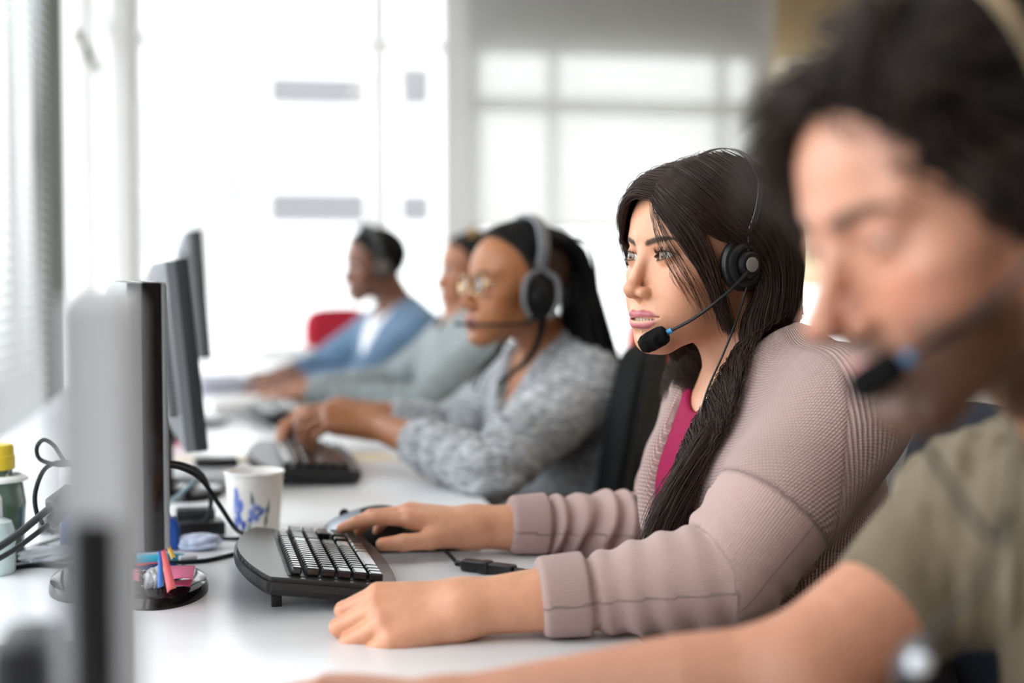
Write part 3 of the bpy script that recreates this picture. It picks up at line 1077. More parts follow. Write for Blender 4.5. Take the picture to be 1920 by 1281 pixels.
    # her right side, falling beside the far cheek
    Cg = [L((1.65, 8.6, 6.6), (-.3, 9.7, 7.0), (-2.6, 9.6, 5.8), (-4.9, 8.3, 3.2), (-6.4, 6.4, .2), (-7.4, 4.2, -3), (-7.9, 1.5, -6), (-7.6, -1.5, -9), (-7.0, -3.5, -13)),
          L((1.6, 8.0, 7.6), (-1.0, 9.1, 8.0), (-3.8, 8.6, 6.2), (-6.0, 6.8, 3.2), (-7.4, 4.8, 0), (-8.0, 2.6, -4), (-8.0, 0, -8), (-7.8, -2, -12), (-7.2, -4, -16)),
          L((1.55, 6.8, 8.9), (-2.0, 7.4, 9.2), (-5.0, 6.0, 7.0), (-7.1, 4.0, 3.4), (-8.0, 2.2, -.5), (-8.2, .4, -5), (-8.1, -2, -10), (-7.8, -3.5, -14), (-7.4, -4.5, -18)),
          L((1.5, 4.5, 10.4), (-2.6, 4.2, 10.2), (-5.8, 2.4, 7.6), (-7.8, 0, 3.4), (-8.4, -1.5, -1), (-8.3, -2.6, -6), (-8.2, -4, -11), (-8, -5, -15), (-7.6, -5.5, -19)),
          L((1.3, 1.5, 11.5), (-2.8, .5, 10.9), (-6.0, -1.6, 8.0), (-7.8, -4, 3.4), (-8.1, -5.4, -1), (-8, -6, -6), (-7.8, -6.4, -11), (-7.5, -6.4, -16)),
          L((1.0, -2, 11.7), (-2.6, -3.4, 10.8), (-5.4, -5.8, 8.0), (-6.8, -8, 3.2), (-7, -9, -1), (-7, -9, -6), (-7, -8.6, -11), (-6.8, -8, -16)),
          L((.4, -6.2, 10.3), (-2, -8.2, 8.4), (-3.6, -9.8, 4.6), (-4.2, -10.4, 0), (-4.4, -10.4, -6), (-4.4, -10, -11), (-4.4, -9, -16)),
          L((.4, -6.2, 10.3), (.4, -8.8, 8.2), (.5, -10.4, 4.4), (.6, -10.9, 0), (.8, -10.6, -6), (1, -10.2, -11), (1, -9, -16))]
    S.append(sheet(Cg, 3800, 34, .22, .12, seed=7, wav=.12, tipj=2.0))
    K = 40

    def rs(a):
        return np.stack([np.stack([np.interp(np.linspace(0, 1, K), np.linspace(0, 1, a.shape[1]), s[:, i]) for i in range(3)], 1) for s in a])
    ST = np.concatenate([rs(a) for a in S])
    ST = lift_off(ST, lambda q: sdf(q) - .35, .25)
    # keep hair out of the cardigan
    Wd = to_world(M, ST.reshape(-1, 3)).astype(np.float32)
    m = Wd[:, 2] < 1.09
    for it in range(2):
        q = Wd[m]; d = card_f(q); k_ = d < .006
        qq = q[k_]; e = .004
        g = np.stack([card_f(qq + np.array(v, np.float32) * e) - card_f(qq - np.array(v, np.float32) * e) for v in np.eye(3)], 1)
        g /= np.linalg.norm(g, axis=1, keepdims=True) + 1e-9
        rngj = np.random.default_rng(3).uniform(.004, .016, len(qq))
        q[k_] = qq + g * np.clip(rngj - d[k_], 0, .03)[:, None]; Wd[m] = q
    ST = Wd.reshape(ST.shape)
    rad = np.interp(np.linspace(0, 1, K), [0, .1, .8, 1], [.00022, .00032, .0003, .00008])
    hh = hair_curves('hair_strands', ST - np.array(o.location), rad, hm, hc_)
    hh.matrix_parent_inverse = hc_.matrix_world.inverted(); hh.matrix_world = Matrix.Translation(o.location)
    # loose hairs on the face, fly-aways, wisps under the chin
    Z = [L((1.75, 8.6, 6.4), (3.0, 9.2, 4.0), (3.8, 8.9, 1.0), (4.4, 8.3, -1.5), (5.0, 7.2, -4.2)),
         L((1.75, 8.6, 6.4), (2.8, 9.35, 4.6), (3.7, 8.95, 1.4), (5.0, 7.9, -1.5), (6.2, 6.2, -4.5), (6.6, 5, -6.6)),
         L((1.75, 8.5, 6.6), (3.2, 9.1, 4.6), (4.6, 8.4, 1.2), (5.9, 7.0, -1.8), (6.5, 5.6, -4.6), (6.7, 4, -7.6)),
         L((1.75, 8.5, 6.6), (3.3, 9.0, 4.8), (5.0, 8.0, 1.6), (6.0, 6.6, -1.5), (6.6, 5.2, -4.6), (6.7, 4, -7.6))]
    F1 = rs(sheet(Z, 30, 30, .22, .33, seed=11, wav=.10, tipj=2))
    Wp = [[tuple(to_local(M, at(x, y, Y)[None])[0]) for x, y, Y in g] for g in (
          [(1262, 628, 1.70), (1268, 670, 1.70), (1292, 715, 1.68), (1318, 750, 1.66), (1330, 790, 1.62)],
          [(1282, 632, 1.70), (1285, 680, 1.70), (1305, 720, 1.68), (1322, 760, 1.64), (1322, 810, 1.60)],
          [(1302, 640, 1.68), (1302, 690, 1.68), (1318, 735, 1.66), (1330, 770, 1.62), (1312, 830, 1.58)])]
    F2 = rs(sheet(Wp, 34, 30, .45, .3, seed=12, wav=.35, tipj=1.5))
    FA = [np.array(p_) for p_ in ()]
    FF = np.concatenate([lift_off(F1, sdf, .10), F2])
    f2 = hair_curves('loose_hair', FF, rad * 100 * .62, hm, hc_); f2.matrix_world = M; 
    f2.matrix_parent_inverse = Matrix.Identity(4); f2.matrix_basis = Matrix.Identity(4)
    # eyelashes
    ls = []
    r = np.random.default_rng(5)
    for sg in (-1, 1):
        for up_, n_, l_ in ((1, 44, .85), (-1, 26, .42)):
            for i in range(n_):
                u = -0.9 + 1.85 * i / (n_ - 1) + r.normal() * .02
                w = max(1 - u * u, .02)
                x = EYE[0] - .02 + 1.5 * u
                z = (.54 * p['face']['lid'] * w ** .8 if up_ > 0 else -.46 * w ** .9) + .08 * (x - EYE[0])
                y = EYE[1] + math.sqrt(max((EYER + .16) ** 2 - (x - EYE[0]) ** 2 - z * z, .1))
                c = np.array([x, y, z]); fan = u * .45
                ln = l_ * (1 + .25 * u) * r.uniform(.8, 1.1)
                pts = []
                for k in range(6):
                    t_ = k / 5
                    pts.append(c + ln * np.array([fan * t_, t_ * (1 - .25 * t_), up_ * (-.05 * t_ + .75 * t_ * t_)]))
                ls.append([(sg * a, -b_, c_) for a, b_, c_ in pts])
    lm = mat('lash_black', (.008, .006, .006), .5)
    le = hair_curves('eyelashes', np.array(ls), np.array([.02, .021, .019, .016, .011, .004]), lm, o)
    le.matrix_parent_inverse = Matrix.Translation(-o.location); le.matrix_basis = M
    # eyebrow hairs
    es = []
    for sg in (-1, 1):
        for i in range(130):
            u = r.uniform(0, 1); x = 1.15 + 3.9 * u
            z0 = np.interp(x, [.9, 1.3, 3.0, 4.4, 5.4], [1.35, 1.5, 1.95, 2.0, 1.35]); wz = np.interp(x, [.8, 1.3, 3.0, 4.5, 5.3], [.12, .30, .28, .16, .03])
            es.append(np.linspace((sg * x, -9.6, z0 + r.uniform(-1, 1) * wz), (sg * (x + .5), -9.6, z0 + r.uniform(-.6, .9) * wz + .12 * (1 - u) - .15 * u), 6))
    es = np.array(es)
    for i in range(60):
        d = sdf(es.reshape(-1, 3).astype(np.float32)).reshape(es.shape[:2]); es[:, :, 1] += np.clip(d - .05, 0, .2)
    eb_ = hair_curves('eyebrows', es, np.array([.016, .018, .017, .014, .010, .003]), mat('brow_brown', (.075, .04, .026), .6), o)
    eb_.matrix_parent_inverse = Matrix.Translation(-o.location); eb_.matrix_basis = M
    return o
# ------------------------------------------------------------------ headsets, glasses
BLACKP = mat('black_plastic', (.010, .010, .011), .36, spec=.35)
FOAM = mat('black_foam', (.006, .006, .006), .95, spec=.15)
_t = NT(FOAM); _t.bump(_t.noise(18, 3, .7), .5, .08)
LEATH = mat('black_leatherette', (.014, .014, .015), .45)
GREYP = mat('grey_plastic', (.16, .165, .175), .4)
SILV = mat('brushed_silver', (.6, .6, .62), .28, metal=1.0)
BLUEP = mat('blue_plastic', (.03, .28, .55), .4)


def headset(name, label, M, band, bandw, cup, boom, foam=None, foam_r=1.0, ring=None, bandmat=None, cupmat=None, button=None, boom_r=.22, cable=None, far=True, cupshape='round', band_t=.25):
    """head-frame cm; band: polyline over the head; cup: (centre, radius); boom: polyline"""
    root = empty(name); root.matrix_world = Matrix.Translation(M.translation)
    Ml = Matrix.Translation(-M.translation) @ M
    tag(root, label, 'headset')
    bandmat = bandmat or BLACKP; cupmat = cupmat or BLACKP

    def add(mb, nm, m, par=root):
        o = mb.build(nm, m, par)
        o.data.transform(Ml)
        return o
    pts = catmull([Vector(q) for q in band], 10)
    rows = []
    n = len(pts)
    for i, q in enumerate(pts):
        T = Vector(pts[min(i + 1, n - 1)] - pts[max(i - 1, 0)]).normalized()
        side = Vector((0, 1, 0)); side = (side - T * side.dot(T)).normalized(); out = T.cross(side)
        w = bandw * (1 if not isinstance(bandw, tuple) else 1)
        q = Vector(q)
        ring_ = []
        for k in range(12):
            a = 2 * math.pi * k / 12
            ring_.append(q + side * (math.copysign(abs(math.cos(a)) ** .5, math.cos(a)) * w / 2) + out * math.sin(a) * band_t / 2)
        rows.append(ring_ + [ring_[0]])
    add(MB().strip(rows), 'headband', bandmat)
    for sx in ((1, -1) if far else (1,)):
        c = Vector(cup[0]); c.x *= sx; r = cup[1]
        X = Matrix.Rotation(R(90 * sx), 3, 'Y')
        if cupshape == 'oval':
            X = X @ Matrix.Diagonal((1.22, 1, 1))
        pad = add(MB().lathe([(0, -.9), (r * .75, -.95), (r * .98, -.6), (r, -.1), (r * .93, .3), (r * .7, .45), (0, .45)], c, M=X), 'ear_cushion', LEATH)
        hs = MB().lathe([(0, .4), (r * .80, .4), (r * .84, .6), (r * .76, .85), (r * .60, .95), (r * .56, .85), (r * .50, .85), (r * .48, 1.3), (r * .40, 1.5), (0, 1.5)], c, M=X)
        eh = add(hs, 'ear_cup', cupmat)
        if button and sx == 1:
            add(MB().lathe([(0, 1.45), (r * .27, 1.45), (r * .27, 1.62), (r * .22, 1.68), (0, 1.68)], c, M=X), 'button', button, eh)
        # arm joining band and cup
        e = Vector(band[0] if sx == 1 else band[-1])
        if cupshape == 'oval':
            yo = []
            for s_ in (-1, 1):
                yk = MB().tube([e + Vector((.1 * sx, 0, -.4)), c + Vector((1.0 * sx, s_ * r * .85, r * .9)), c + Vector((1.0 * sx, s_ * r * .98, -r * .2)), c + Vector((1.0 * sx, s_ * r * .55, -r * 1.1))], [.45, .5, .48, .35])
                add(yk, 'yoke', GREYP)
        else:
            add(MB().tube([e, (e + c) / 2 + Vector((.35 * sx, 0, 0)), c + Vector((.7 * sx, 0, r * .5))], [.22, .28, .3]), 'slider', BLACKP)
    if boom:
        bo = add(MB().tube(boom, [boom_r * 1.5, boom_r, boom_r, boom_r]), 'microphone_boom', BLACKP)
        a, b_ = Vector(boom[-2]), Vector(boom[-1])
        d = (b_ - a).normalized()
        if ring:
            rg = add(MB().cyl(b_ - d * .3, b_ + d * .55, boom_r * 1.65), 'ring', ring, bo); rg['label'] = 'blue ring behind the microphone'
        if foam:
            X = Vector((0, 0, 1)).rotation_difference(d).to_matrix()
            L_ = foam
            prof = [(0, 0), (foam_r * .55, .02), (foam_r * .85, .22), (foam_r, .7), (foam_r * 1.02, L_ * .6), (foam_r * .92, L_ * .82), (foam_r * .6, L_ * .97), (0, L_)]
            add(MB().lathe(prof, b_ + d * .3, M=X), 'microphone_foam', FOAM, bo)
    if cable:
        cb = add(MB().tube(cable, .13, 8), 'cable', BLACKP)
    return root


dgrey_pod = mat('pod_grey', (.06, .065, .07), .35)
# ------------------------------------------------------------------ plain people
def dress(p, o, name, off, col_m, sleeves, neck=(.062, .078), bottom=.5, fold=.004, res=.005, collar=None, fscale=20, desk=True, vneck=None, pleat=0):
    """a pullover or shirt. sleeves: {'L': (end distance before the wrist or ('len', s), radii)}"""
    b = p['b']; TFm = b['TF']; arms = {s: [b['sh' + s], b['el' + s], b['wr' + s]] for s in sleeves}

    def f(P):
        d = torso_sdf(P, b, off) + fold * wob(P, fscale, 9)
        if pleat: d = d + pleat * wob(P * np.array((1.5, 1.5, .3), np.float32), 55, 12)
        for s, (end, rp) in sleeves.items():
            pts = arms[s]; L_ = sum(np.linalg.norm(q - r) for q, r in zip(pts, pts[1:]))
            up = float(np.linalg.norm(pts[1] - pts[0]))
            se = end[1] if isinstance(end, tuple) else L_ - end
            dd, s_, th = arm_param(P, pts)
            ks = np.linspace(0, se, len(rp))
            r = np.interp(s_, ks, rp)
            n = wob(P, fscale * 1.3, 4)
            r = r + fold * (.6 * n + .8 * np.sin(s_ * 2 * math.pi / .05 + 2 * np.sin(th) + 2 * n) * smooth01(s_, up * .4, up) * (s_ < se - .03))
            d = smin(d, smax(dd - r, s_ - se, .007), .04)
        nb = b['nb']
        d = smax(d, -cap(P, nb - TFm[:, 2] * .01 - TFm[:, 1] * .03, nb + (-.02, 0, .13), *neck), .012)
        if vneck:
            q = P - nb.astype(np.float32); l = q @ TFm[:, 0]; bk = q @ TFm[:, 1]; u = q @ TFm[:, 2]
            d = smax(d, -np.maximum(np.abs(l) - vneck[0] * np.clip(1 + u / vneck[1], 0, 1), np.maximum(bk + .02, -u - vneck[1])), .01)
        if collar:
            cd = np.abs(chain(P, [nb - TFm[:, 2] * .01, nb + TFm[:, 2] * .035 - TFm[:, 1] * .01], [collar + .004, collar])) - .004
            q = P - nb.astype(np.float32); u = q @ TFm[:, 2]
            cd = np.maximum(cd, np.maximum(u - .045, -u - .03))
            d = smin(d, cd, .008)
        d = smax(d, bottom - P[:, 2], .01)
        return desk_cut(d, P) if desk else d
    pts = [v for s in arms for v in arms[s]] + [b['pelvis'], b['nb']]
    lo = np.min(pts, 0) - .2; hi = np.max(pts, 0) + (.24, .2, .08); lo[2] = bottom - .02
    if 'clip' in p:
        lo = np.maximum(lo, p['clip'][0]); hi = np.minimum(hi, p['clip'][1])
    return cloth(name, f, lo, hi, res, col_m, o), f


def fabric(name, c1, c2, scale=(60, 60, 60), rough=.9, bump=.3, marl=0):
    m = mat(name, c1, rough, sheen=.15); t = NT(m)
    n = t.noise(1.0, 3, .6, t.mapping(t.obj(), scale))
    t.l(t.ramp(n, [(.35, c1), (.65, c2)]), t.b.inputs['Base Color'])
    t.bump(t.noise(350, 3), bump, .002)
    return m


SKIN = skin_mat('skin_brown')
SKIND = skin_mat('skin_deep')
BLKHAIR = mat('hair_black', (.006, .005, .005), .5, spec=.3)
_t = NT(BLKHAIR); _t.bump(_t.noise(140, 4), .8, .006)


def scalp(M, o, sdf, thick, line, name='hair', m=BLKHAIR, res=.25, extra=None, low=-6.5):
    """close hair as a shell; line(x,y,z) < 0 where hair grows"""
    def f(Q):
        x = Q[:, 0]; y = -Q[:, 1]; z = Q[:, 2]
        d = sdf(Q) - thick - (0 if extra is None else extra(Q))
        d = smax(d, line(np.abs(x), y, z), .35)
        return smax(d, low - z, .4)
    V, F = nets(f, axis_samples(-10, 10, res), axis_samples(-11.5, 13, res), axis_samples(-9.5, 14, res))
    h = link(name, np_mesh(name, V, F, [m])); h.matrix_world = M; adopt(h, o)
    return h


# ---- the man at the near right, out of focus
p1 = dict(who='man_khaki', face=dict(male=1, full=.0, lips=.95, jaw=.96, nose=1.36, nosew=1.2, lid=.26, lolid=.30, chin=-10.2), hsize=1.03,
          skin=(.58, .285, .185), lipcol=(.56, .26, .23), browcol=(.10, .06, .04), browt=1.35, blushamt=.55, beard_shade=((.045, .021, .010), .95), lash=.6, shadow=.4,
          res=.0032, hres=.0018, neckr=.060, base=(.74, .85, .45), skinmat=SKIN2, shoemat=SHOE)
p1['M'] = head_frame(CAM + ray(1802, 386) * .86, 83, 18, -3, 1.03)
b1 = p1['b'] = dict(shR=at(1862, 975, 1.03), shL=A3(.69, .66, .94), nb=A3(.625, .86, .985), elR=at(1500, 1278, .985), wrR=atz(835, 1345, .772), elL=A3(.56, .58, .775), wrL=A3(.32, .60, .775),
                    chest=A3(.70, .85, .82), belly=A3(.72, .85, .68), pelvis=A3(.74, .85, .56), knee=A3(.34, 0, .50), rchest=(.18, .125, .17), armr=(.050, .046, .044, .029))
b1['TF'] = tilt_frame(b1['shL'] - b1['shR'], A3(-.10, 0, 1))
h1 = hand_caps(b1['wrR'], (-1, .16, .16), (.1, -.1, 1), False, [(14, 20, 14), (18, 24, 18), (20, 28, 18), (24, 28, 18)], spread=(5, 0, -5, -12), size=1.08)
p1['hands'] = [h1, hand_caps(b1['wrL'], (-1, .1, -.15), (0, -.1, 1), True, [(20, 28, 18), (24, 32, 20), (26, 32, 20), (30, 32, 20)], size=1.08)]


def build_p1():
    p, b, M = p1, b1, p1['M']
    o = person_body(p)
    tag(o, 'man with messy brown hair and stubble in a khaki t-shirt, nearest the camera', 'person')
    eyes(p, o, (.08, .05, .03), (6, -14))
    km = mat('khaki_jersey', (.15, .12, .075), .9, sheen=.1, spec=.2)
    t = NT(km); n = t.noise(40, 3); t.l(t.ramp(n, [(.3, (.15, .12, .078)), (.7, (.18, .145, .095))]), t.b.inputs['Base Color'])

    dress(p, o, 't_shirt', .016, km, {'R': (('len', .13), (.062, .060, .056, .052)), 'L': (('len', .14), (.062, .062, .060, .056))}, neck=(.054, .060), fold=.006, res=.005, fscale=24, desk=False, pleat=.008)
    limb_trousers(p, b, DENIM, o)
    sdf = head_sdf(p['face'])
    TZ = ([-5, -2, 0, 2, 4, 6, 8, 9], [-1.5, .8, 3.0, 4.7, 6.2, 7.0, 7.3, 7.7])
    line = lambda x, y, z: (y - (np.interp(z, *TZ) - .02 * x * x * (z > 4))) * .75
    cap_o = scalp(M, o, sdf, .9, line, m=mat('hair_base_brown', (.008, .005, .004), .8, spec=.1), extra=lambda Q: .4 * smooth01(Q[:, 2], 2, 9) + .3 * wob(Q, .9, 2), low=-5)
    r = np.random.default_rng(8)
    me = cap_o.data
    V = np.empty(len(me.vertices) * 3, np.float32); me.vertices.foreach_get('co', V); V = V.reshape(-1, 3)
    pick = V[r.integers(0, len(V), 5200)]
    K = 14; S = np.empty((len(pick), K, 3))
    c = np.array([0, 0, 2.0])
    cl = r.normal(size=(240, 3)); cl /= np.linalg.norm(cl, axis=1, keepdims=True); cj = r.normal(size=(240, 3)) * .45
    for i, q in enumerate(pick):
        nrm = unit(q - c)
        k = np.argmax(cl @ nrm)
        top = smooth01(np.array(q[2]), 3., 7.)
        front = smooth01(np.array(-q[1]), 2., 6.5) * top
        far = smooth01(np.array(-q[0]), -2.2, 1.5)
        near = front * (1 - far)
        sweep = (np.array([.1 - 1.0 * far, .35 - .95 * front * far + .35 * near, .12 + .40 * near])) * top + np.array([.1 * np.sign(q[0]), .45, -.85]) * (1 - top)
        d = unit(nrm * (.45 + .25 * top) + sweep * .9 + cj[k] * .8 + r.normal(size=3) * .14)
        L_ = (3.0 + 2.4 * front * (1 - .62 * far) + 0.5 * top) * r.uniform(.7, 1.15)
        if q[2] < 1: L_ *= .45
        tt = np.linspace(0, 1, K)[:, None]
        dn = np.array([-.3 * far, -.2 * front * far + .4 * near, -.45 - .8 * front * far])
        S[i] = q - nrm * .4 + d * L_ * tt + dn * L_ * .5 * tt ** 2 + np.sin(tt * 5 + i) * .12 * tt
    S = lift_off(S, sdf, .3)
    G_ = [[(x, -f_, z) for x, f_, z in g] for g in ([(.5, 8.0, 8.6), (-1.6, 8.8, 8.6), (-3.2, 8.9, 7.2), (-4.0, 8.5, 5.6), (-4.4, 8.1, 4.6)], [(-2, 7.4, 7.6), (-3.8, 8.2, 7), (-4.8, 8.0, 5), (-5.2, 7.5, 3.0)], [(-4, 6.4, 7.4), (-5.6, 7, 6.2), (-6.4, 6.7, 4), (-6.7, 6.0, 1.6)], [(-5.5, 5.2, 7), (-7.3, 6.2, 5.4), (-8.2, 6.2, 3), (-8.3, 5.4, .2)])]
    S2 = sheet(G_, 480, K, .5, .3, seed=21, tipj=1.6, wav=.25)
    bad = ((S[:, :, 2] < 6.6) & (-S[:, :, 1] > np.interp(S[:, :, 2], *TZ) + 1.3) & (S[:, :, 0] > -3.5)).any(1)
    S = np.concatenate([S[~bad], S2])
    hh = hair_curves('hair_strands', S, np.interp(np.linspace(0, 1, K), [0, .6, 1], [.045, .04, .012]), hair_mat('hair_brown', (.008, .005, .004), (.050, .030, .020), .42), cap_o)
    rg = np.array(to_local(M, np.array([at(1700, 672, .735)]))[0], float); tip = np.array(to_local(M, np.array([at(1640, 705, .745)]))[0], float)
    mid = np.array(to_local(M, np.array([at(1830, 592, .725)]))[0], float)
    boom = [(9.2, -.4, -1.4), (9.4, -2.6, -2.6), tuple(mid), tuple(mid * .4 + rg * .6), tuple(rg)]
    headset('headset', 'headset with a thin tan headband on the stubbled man nearest the camera', M,
            [(8.4, .2, 2), (8.9, .8, 6), (7.4, .4, 10.8), (3.6, .2, 13.2), (0, .2, 13.9), (-3.6, .2, 13.2), (-7.2, .4, 10.6), (-8.9, 1.2, 6), (-8.4, .2, 2)], .9, ((8.0, 1.4, -.8), 2.7), boom, foam=3.3, foam_r=1.0, ring=BLUEP,
            bandmat=mat('tan_band', (.42, .32, .20), .35, metal=.4), boom_r=.2,
            cable=[(8.6, 1.4, -3.2)] + [tuple(float(v) for v in to_local(M, at(x, y, Y)[None])[0]) for x, y, Y in ((1925, 640, .78), (1905, 830, .74), (1886, 1000, .72), (1840, 1095, .72), (1765, 1165, .73), (1715, 1235, .74), (1672, 1300, .75), (1640, 1360, .76))])
    hsroot = [q for q in bpy.data.objects if q.name.startswith('headset')][-1]
    l0 = np.array(hsroot.location)
    a_, b_ = at(1742, 1200, .735) - l0, at(1690, 1275, .745) - l0
    ic = MB().tube([a_, a_ * .7 + b_ * .3, a_ * .3 + b_ * .7, b_], [.006, .0095, .0095, .006], 14).build('inline_control', dgrey_pod, hsroot)
    q = (a_ + b_) / 2
    bt = MB().sphere(tuple(q - FW * .0075 - RT * .0), (.0075, .0075, .0075)).build('button', mat('pod_glint_white', (.72, .76, .80), .3), ic)  # no real button: white ball stands in for the pod's specular highlight
    MB().tube([at(1712, 800, .80) - l0, at(1770, 890, .77) - l0, at(1830, 980, .74) - l0, at(1872, 1010, .725) - l0, at(1884, 960, .722) - l0], .0022).build('cable', BLACKP, hsroot)
    return o


# ---- the woman with braids and glasses
p3 = dict(who='woman_braids', face=dict(open=.25, full=.2, lips=1.35, jaw=.86, nose=.95, nosew=1.25, lid=.9), hsize=1.0,
          skin=(.38, .150, .060), lipcol=(.36, .13, .12), browcol=(.05, .025, .015), blushamt=.25, base=(.64, 2.67, .45), shadow=.3,
          res=.0034, hres=.0020, neckr=.048, skinmat=SKIN, shoemat=SHOE, nail=(.75, .68, .66))
p3['M'] = head_frame(CAM + ray(970, 536) * 2.62, 76, -4, 0, 1.0)
b3 = p3['b'] = dict(shL=A3(.635, 2.51, .900), shR=A3(.585, 2.83, .895), nb=A3(.615, 2.67, .955), elL=at(915, 885, 2.33), wrL=at(700, 795, 2.60), elR=A3(.46, 2.95, .78), wrR=at(640, 770, 2.93),
                    chest=A3(.630, 2.67, .81), belly=A3(.64, 2.67, .68), pelvis=A3(.68, 2.67, .56), knee=A3(.34, 0, .50), rchest=(.145, .10, .16), rbelly=(.15, .115, .15), bust=(.065, .065, .01, .055), armr=(.046, .040, .036, .025))
b3['TF'] = tilt_frame(b3['shL'] - b3['shR'], A3(-.08, 0, 1))
p3['hands'] = [hand_caps(b3['wrL'], (-1.0, .25, .20), (-.1, -.45, 1), True, [(22, 26, 16), (34, 36, 20), (40, 40, 22), (44, 40, 22)], spread=(6, 1, -5, -13), size=.98, thumb=[(.68, .55, -.5), (.85, .25, -.5), (.9, .1, -.45)]),
               hand_caps(b3['wrR'], (-1.0, -.2, -.05), (-.1, 0, 1), False, [(30, 34, 20), (34, 36, 20), (36, 36, 22), (40, 36, 22)], size=.98)]


def build_p3():
    p, b, M = p3, b3, p3['M']
    o = person_body(p)
    tag(o, 'woman with long black braids and glasses in a grey marl sweater, typing', 'person')
    eyes(p, o, (.03, .015, .01), (6, -6))
    gm = mat('grey_marl', (.3, .31, .33), .9, sheen=.3)
    t = NT(gm)
    n = t.noise(1, 4, .65, t.mapping(t.obj(), (62, 62, 240), (.5, .45, 0)), dist=.4)
    n2 = t.noise(9, 2)
    t.l(t.ramp(t.math('ADD', t.math('MULTIPLY', n, .8), t.math('MULTIPLY', n2, .2)), [(.38, (.12, .13, .14)), (.5, (.29, .305, .325)), (.62, (.58, .60, .63))]), t.b.inputs['Base Color'])
    t.bump(n, .4, .003)
    dress(p, o, 'sweater', .016, gm, {'L': (.125, (.062, .066, .062, .056, .050, .044)), 'R': (.10, (.06, .062, .06, .055, .048, .042))}, neck=(.060, .080), fold=.005, vneck=(.075, .14))
    limb_trousers(p, b, DENIM, o)
    sdf = head_sdf(p['face'])
    line = lambda x, y, z: (y - (6.2 - .06 * x * x + .30 * (z - 7) + np.where(z < 3, (z - 3) * .9, 0))) * .75
    h = scalp(M, o, sdf, .10, line, low=-5, m=mat('scalp_brown', (.05, .024, .014), .7))
    r = np.random.default_rng(4)
    braids = MB()
    k = 0
    for i in range(110):
        a = r.uniform(-1, 1) * 100
        # root on the hairline, over the head to the crown, then hanging
        az = R(a)
        x0 = 7.0 * math.sin(az); f0 = 5.8 * math.cos(az) - .5; z0 = 7.6 * max(math.cos(az * .8), .25)
        back = (3.0 * math.sin(az) + .6 + r.normal() * .9, -10.4 + abs(math.sin(az)) * .6 - abs(r.normal()) * .8, 3.0 + r.normal() * 1.2)
        q0 = (x0, -f0, z0); q1 = (x0 * .95 + .2, -f0 * .2 + 2.2, z0 * .55 + 6.6); q2 = (back[0] * 1.35, -back[1] - 1.6, back[2] + 4.4)
        side = math.sin(az)
        sx = 4.6 + 4.2 * side + r.normal() * 1.2
        ln = r.uniform(34, 46)
        e_ = r.uniform(0, 1.3)
        fall = [(sx * .9, 9.6 + 3.2 * e_, -4), (sx * 1.1, 10.6 + 4.2 * e_, -12), (sx * 1.2 + .6, 13.2 + 4.6 * e_, -21), (sx * 1.2, 15.0 + 4.8 * e_, -30), (sx * 1.2, 15.6 + 5 * e_, -6 - ln)]
        pts = [q0, q1, q2, (back[0] * 1.3, 11.2 + 1.5 * e_, 1.5)] + fall
        P = np.array(catmull(pts, 7))
        P = lift_off(P[None], sdf, .75, 1)[0]
        s = np.r_[0, np.cumsum(np.linalg.norm(np.diff(P, axis=0), axis=1))]
        m_ = int(s[-1] / .8)
        tt = np.linspace(0, s[-1], m_)
        P = np.stack([np.interp(tt, s, P[:, q]) for q in range(3)], 1)
        rad = np.where(np.arange(m_) % 2 == 0, .44, .33) * np.interp(tt, [0, 3, s[-1] - 8, s[-1]], [.7, 1, .95, .45])
        braids.tube([tuple(q) for q in P], list(rad), 6, smooth=False)
    # two braids brought forward over the collar
    for dx, df, ln in ((6.4, 0, 19), (7.0, .5, 20), (5.8, .3, 18), (-6, 0, 20), (-6.6, .6, 19)):
        pts = [(dx * .95, 3.5, 2), (dx * 1.12, 2.2, -4), (dx * 1.15, 1.6, -9), (dx * 1.1, .2 - df, -13.0), (dx * .95, -3.4 - df, -16.5), (dx * .86, -5.0 - df, -ln)]
        braids.tube(pts, [.36, .38, .36, .22], 6)
    bo = braids.build('braids', BLKHAIR); bo.matrix_world = M; adopt(bo, o)
    headset('headset', 'chunky grey and black headset on the woman with braids', M,
            [(8.3, .6, 3.6), (8.3, .9, 7), (6.2, 1.1, 10.8), (3, 1.2, 12.4), (0, 1.2, 12.8), (-3, 1.2, 12.4), (-6.2, 1.1, 10.8), (-8.3, .9, 7), (-8.3, .6, 3.6)], 2.3, ((8.0, .6, -1.9), 3.5),
            [(9.0, .4, -5.2), (8.8, -2.2, -6.6), (7.6, -5.6, -7.2), (5.2, -9.0, -7.5), (3.4, -10.8, -7.6), (2.6, -11.6, -7.65)], foam=1.1, foam_r=.38, bandmat=GREYP, boom_r=.30, cupshape='oval', band_t=1.0)
    # glasses
    root = empty('eyeglasses'); root.matrix_world = Matrix.Translation(M.translation); Ml = Matrix.Translation(-M.translation) @ M
    tag(root, 'thin gold rimmed eyeglasses on the woman with braids', 'glasses')
    gold = mat('gold_wire', (.75, .52, .28), .25, metal=1.0); gl = mat('lens_glass', (1, 1, 1), .02, trans=1.0)
    for s in (-1, 1):
        c = Vector((s * 3.3, -9.5, -.45)); ang = s * .16
        X = Matrix.Rotation(ang, 3, 'Z')
        ringp = [c + X @ Vector((2.35 * math.copysign(abs(math.cos(a)) ** .75, math.cos(a)), 0, 1.75 * math.copysign(abs(math.sin(a)) ** .75, math.sin(a)))) for a in np.linspace(0, 2 * math.pi, 33)]
        q = MB().tube(ringp, .11, 6, smooth=False).build('rim', gold, root); q.data.transform(Ml)
        mb = MB(); vs = [mb.bm.verts.new(v + Vector((0, .05, 0))) for v in ringp[:-1]]; mb.bm.faces.new(vs)
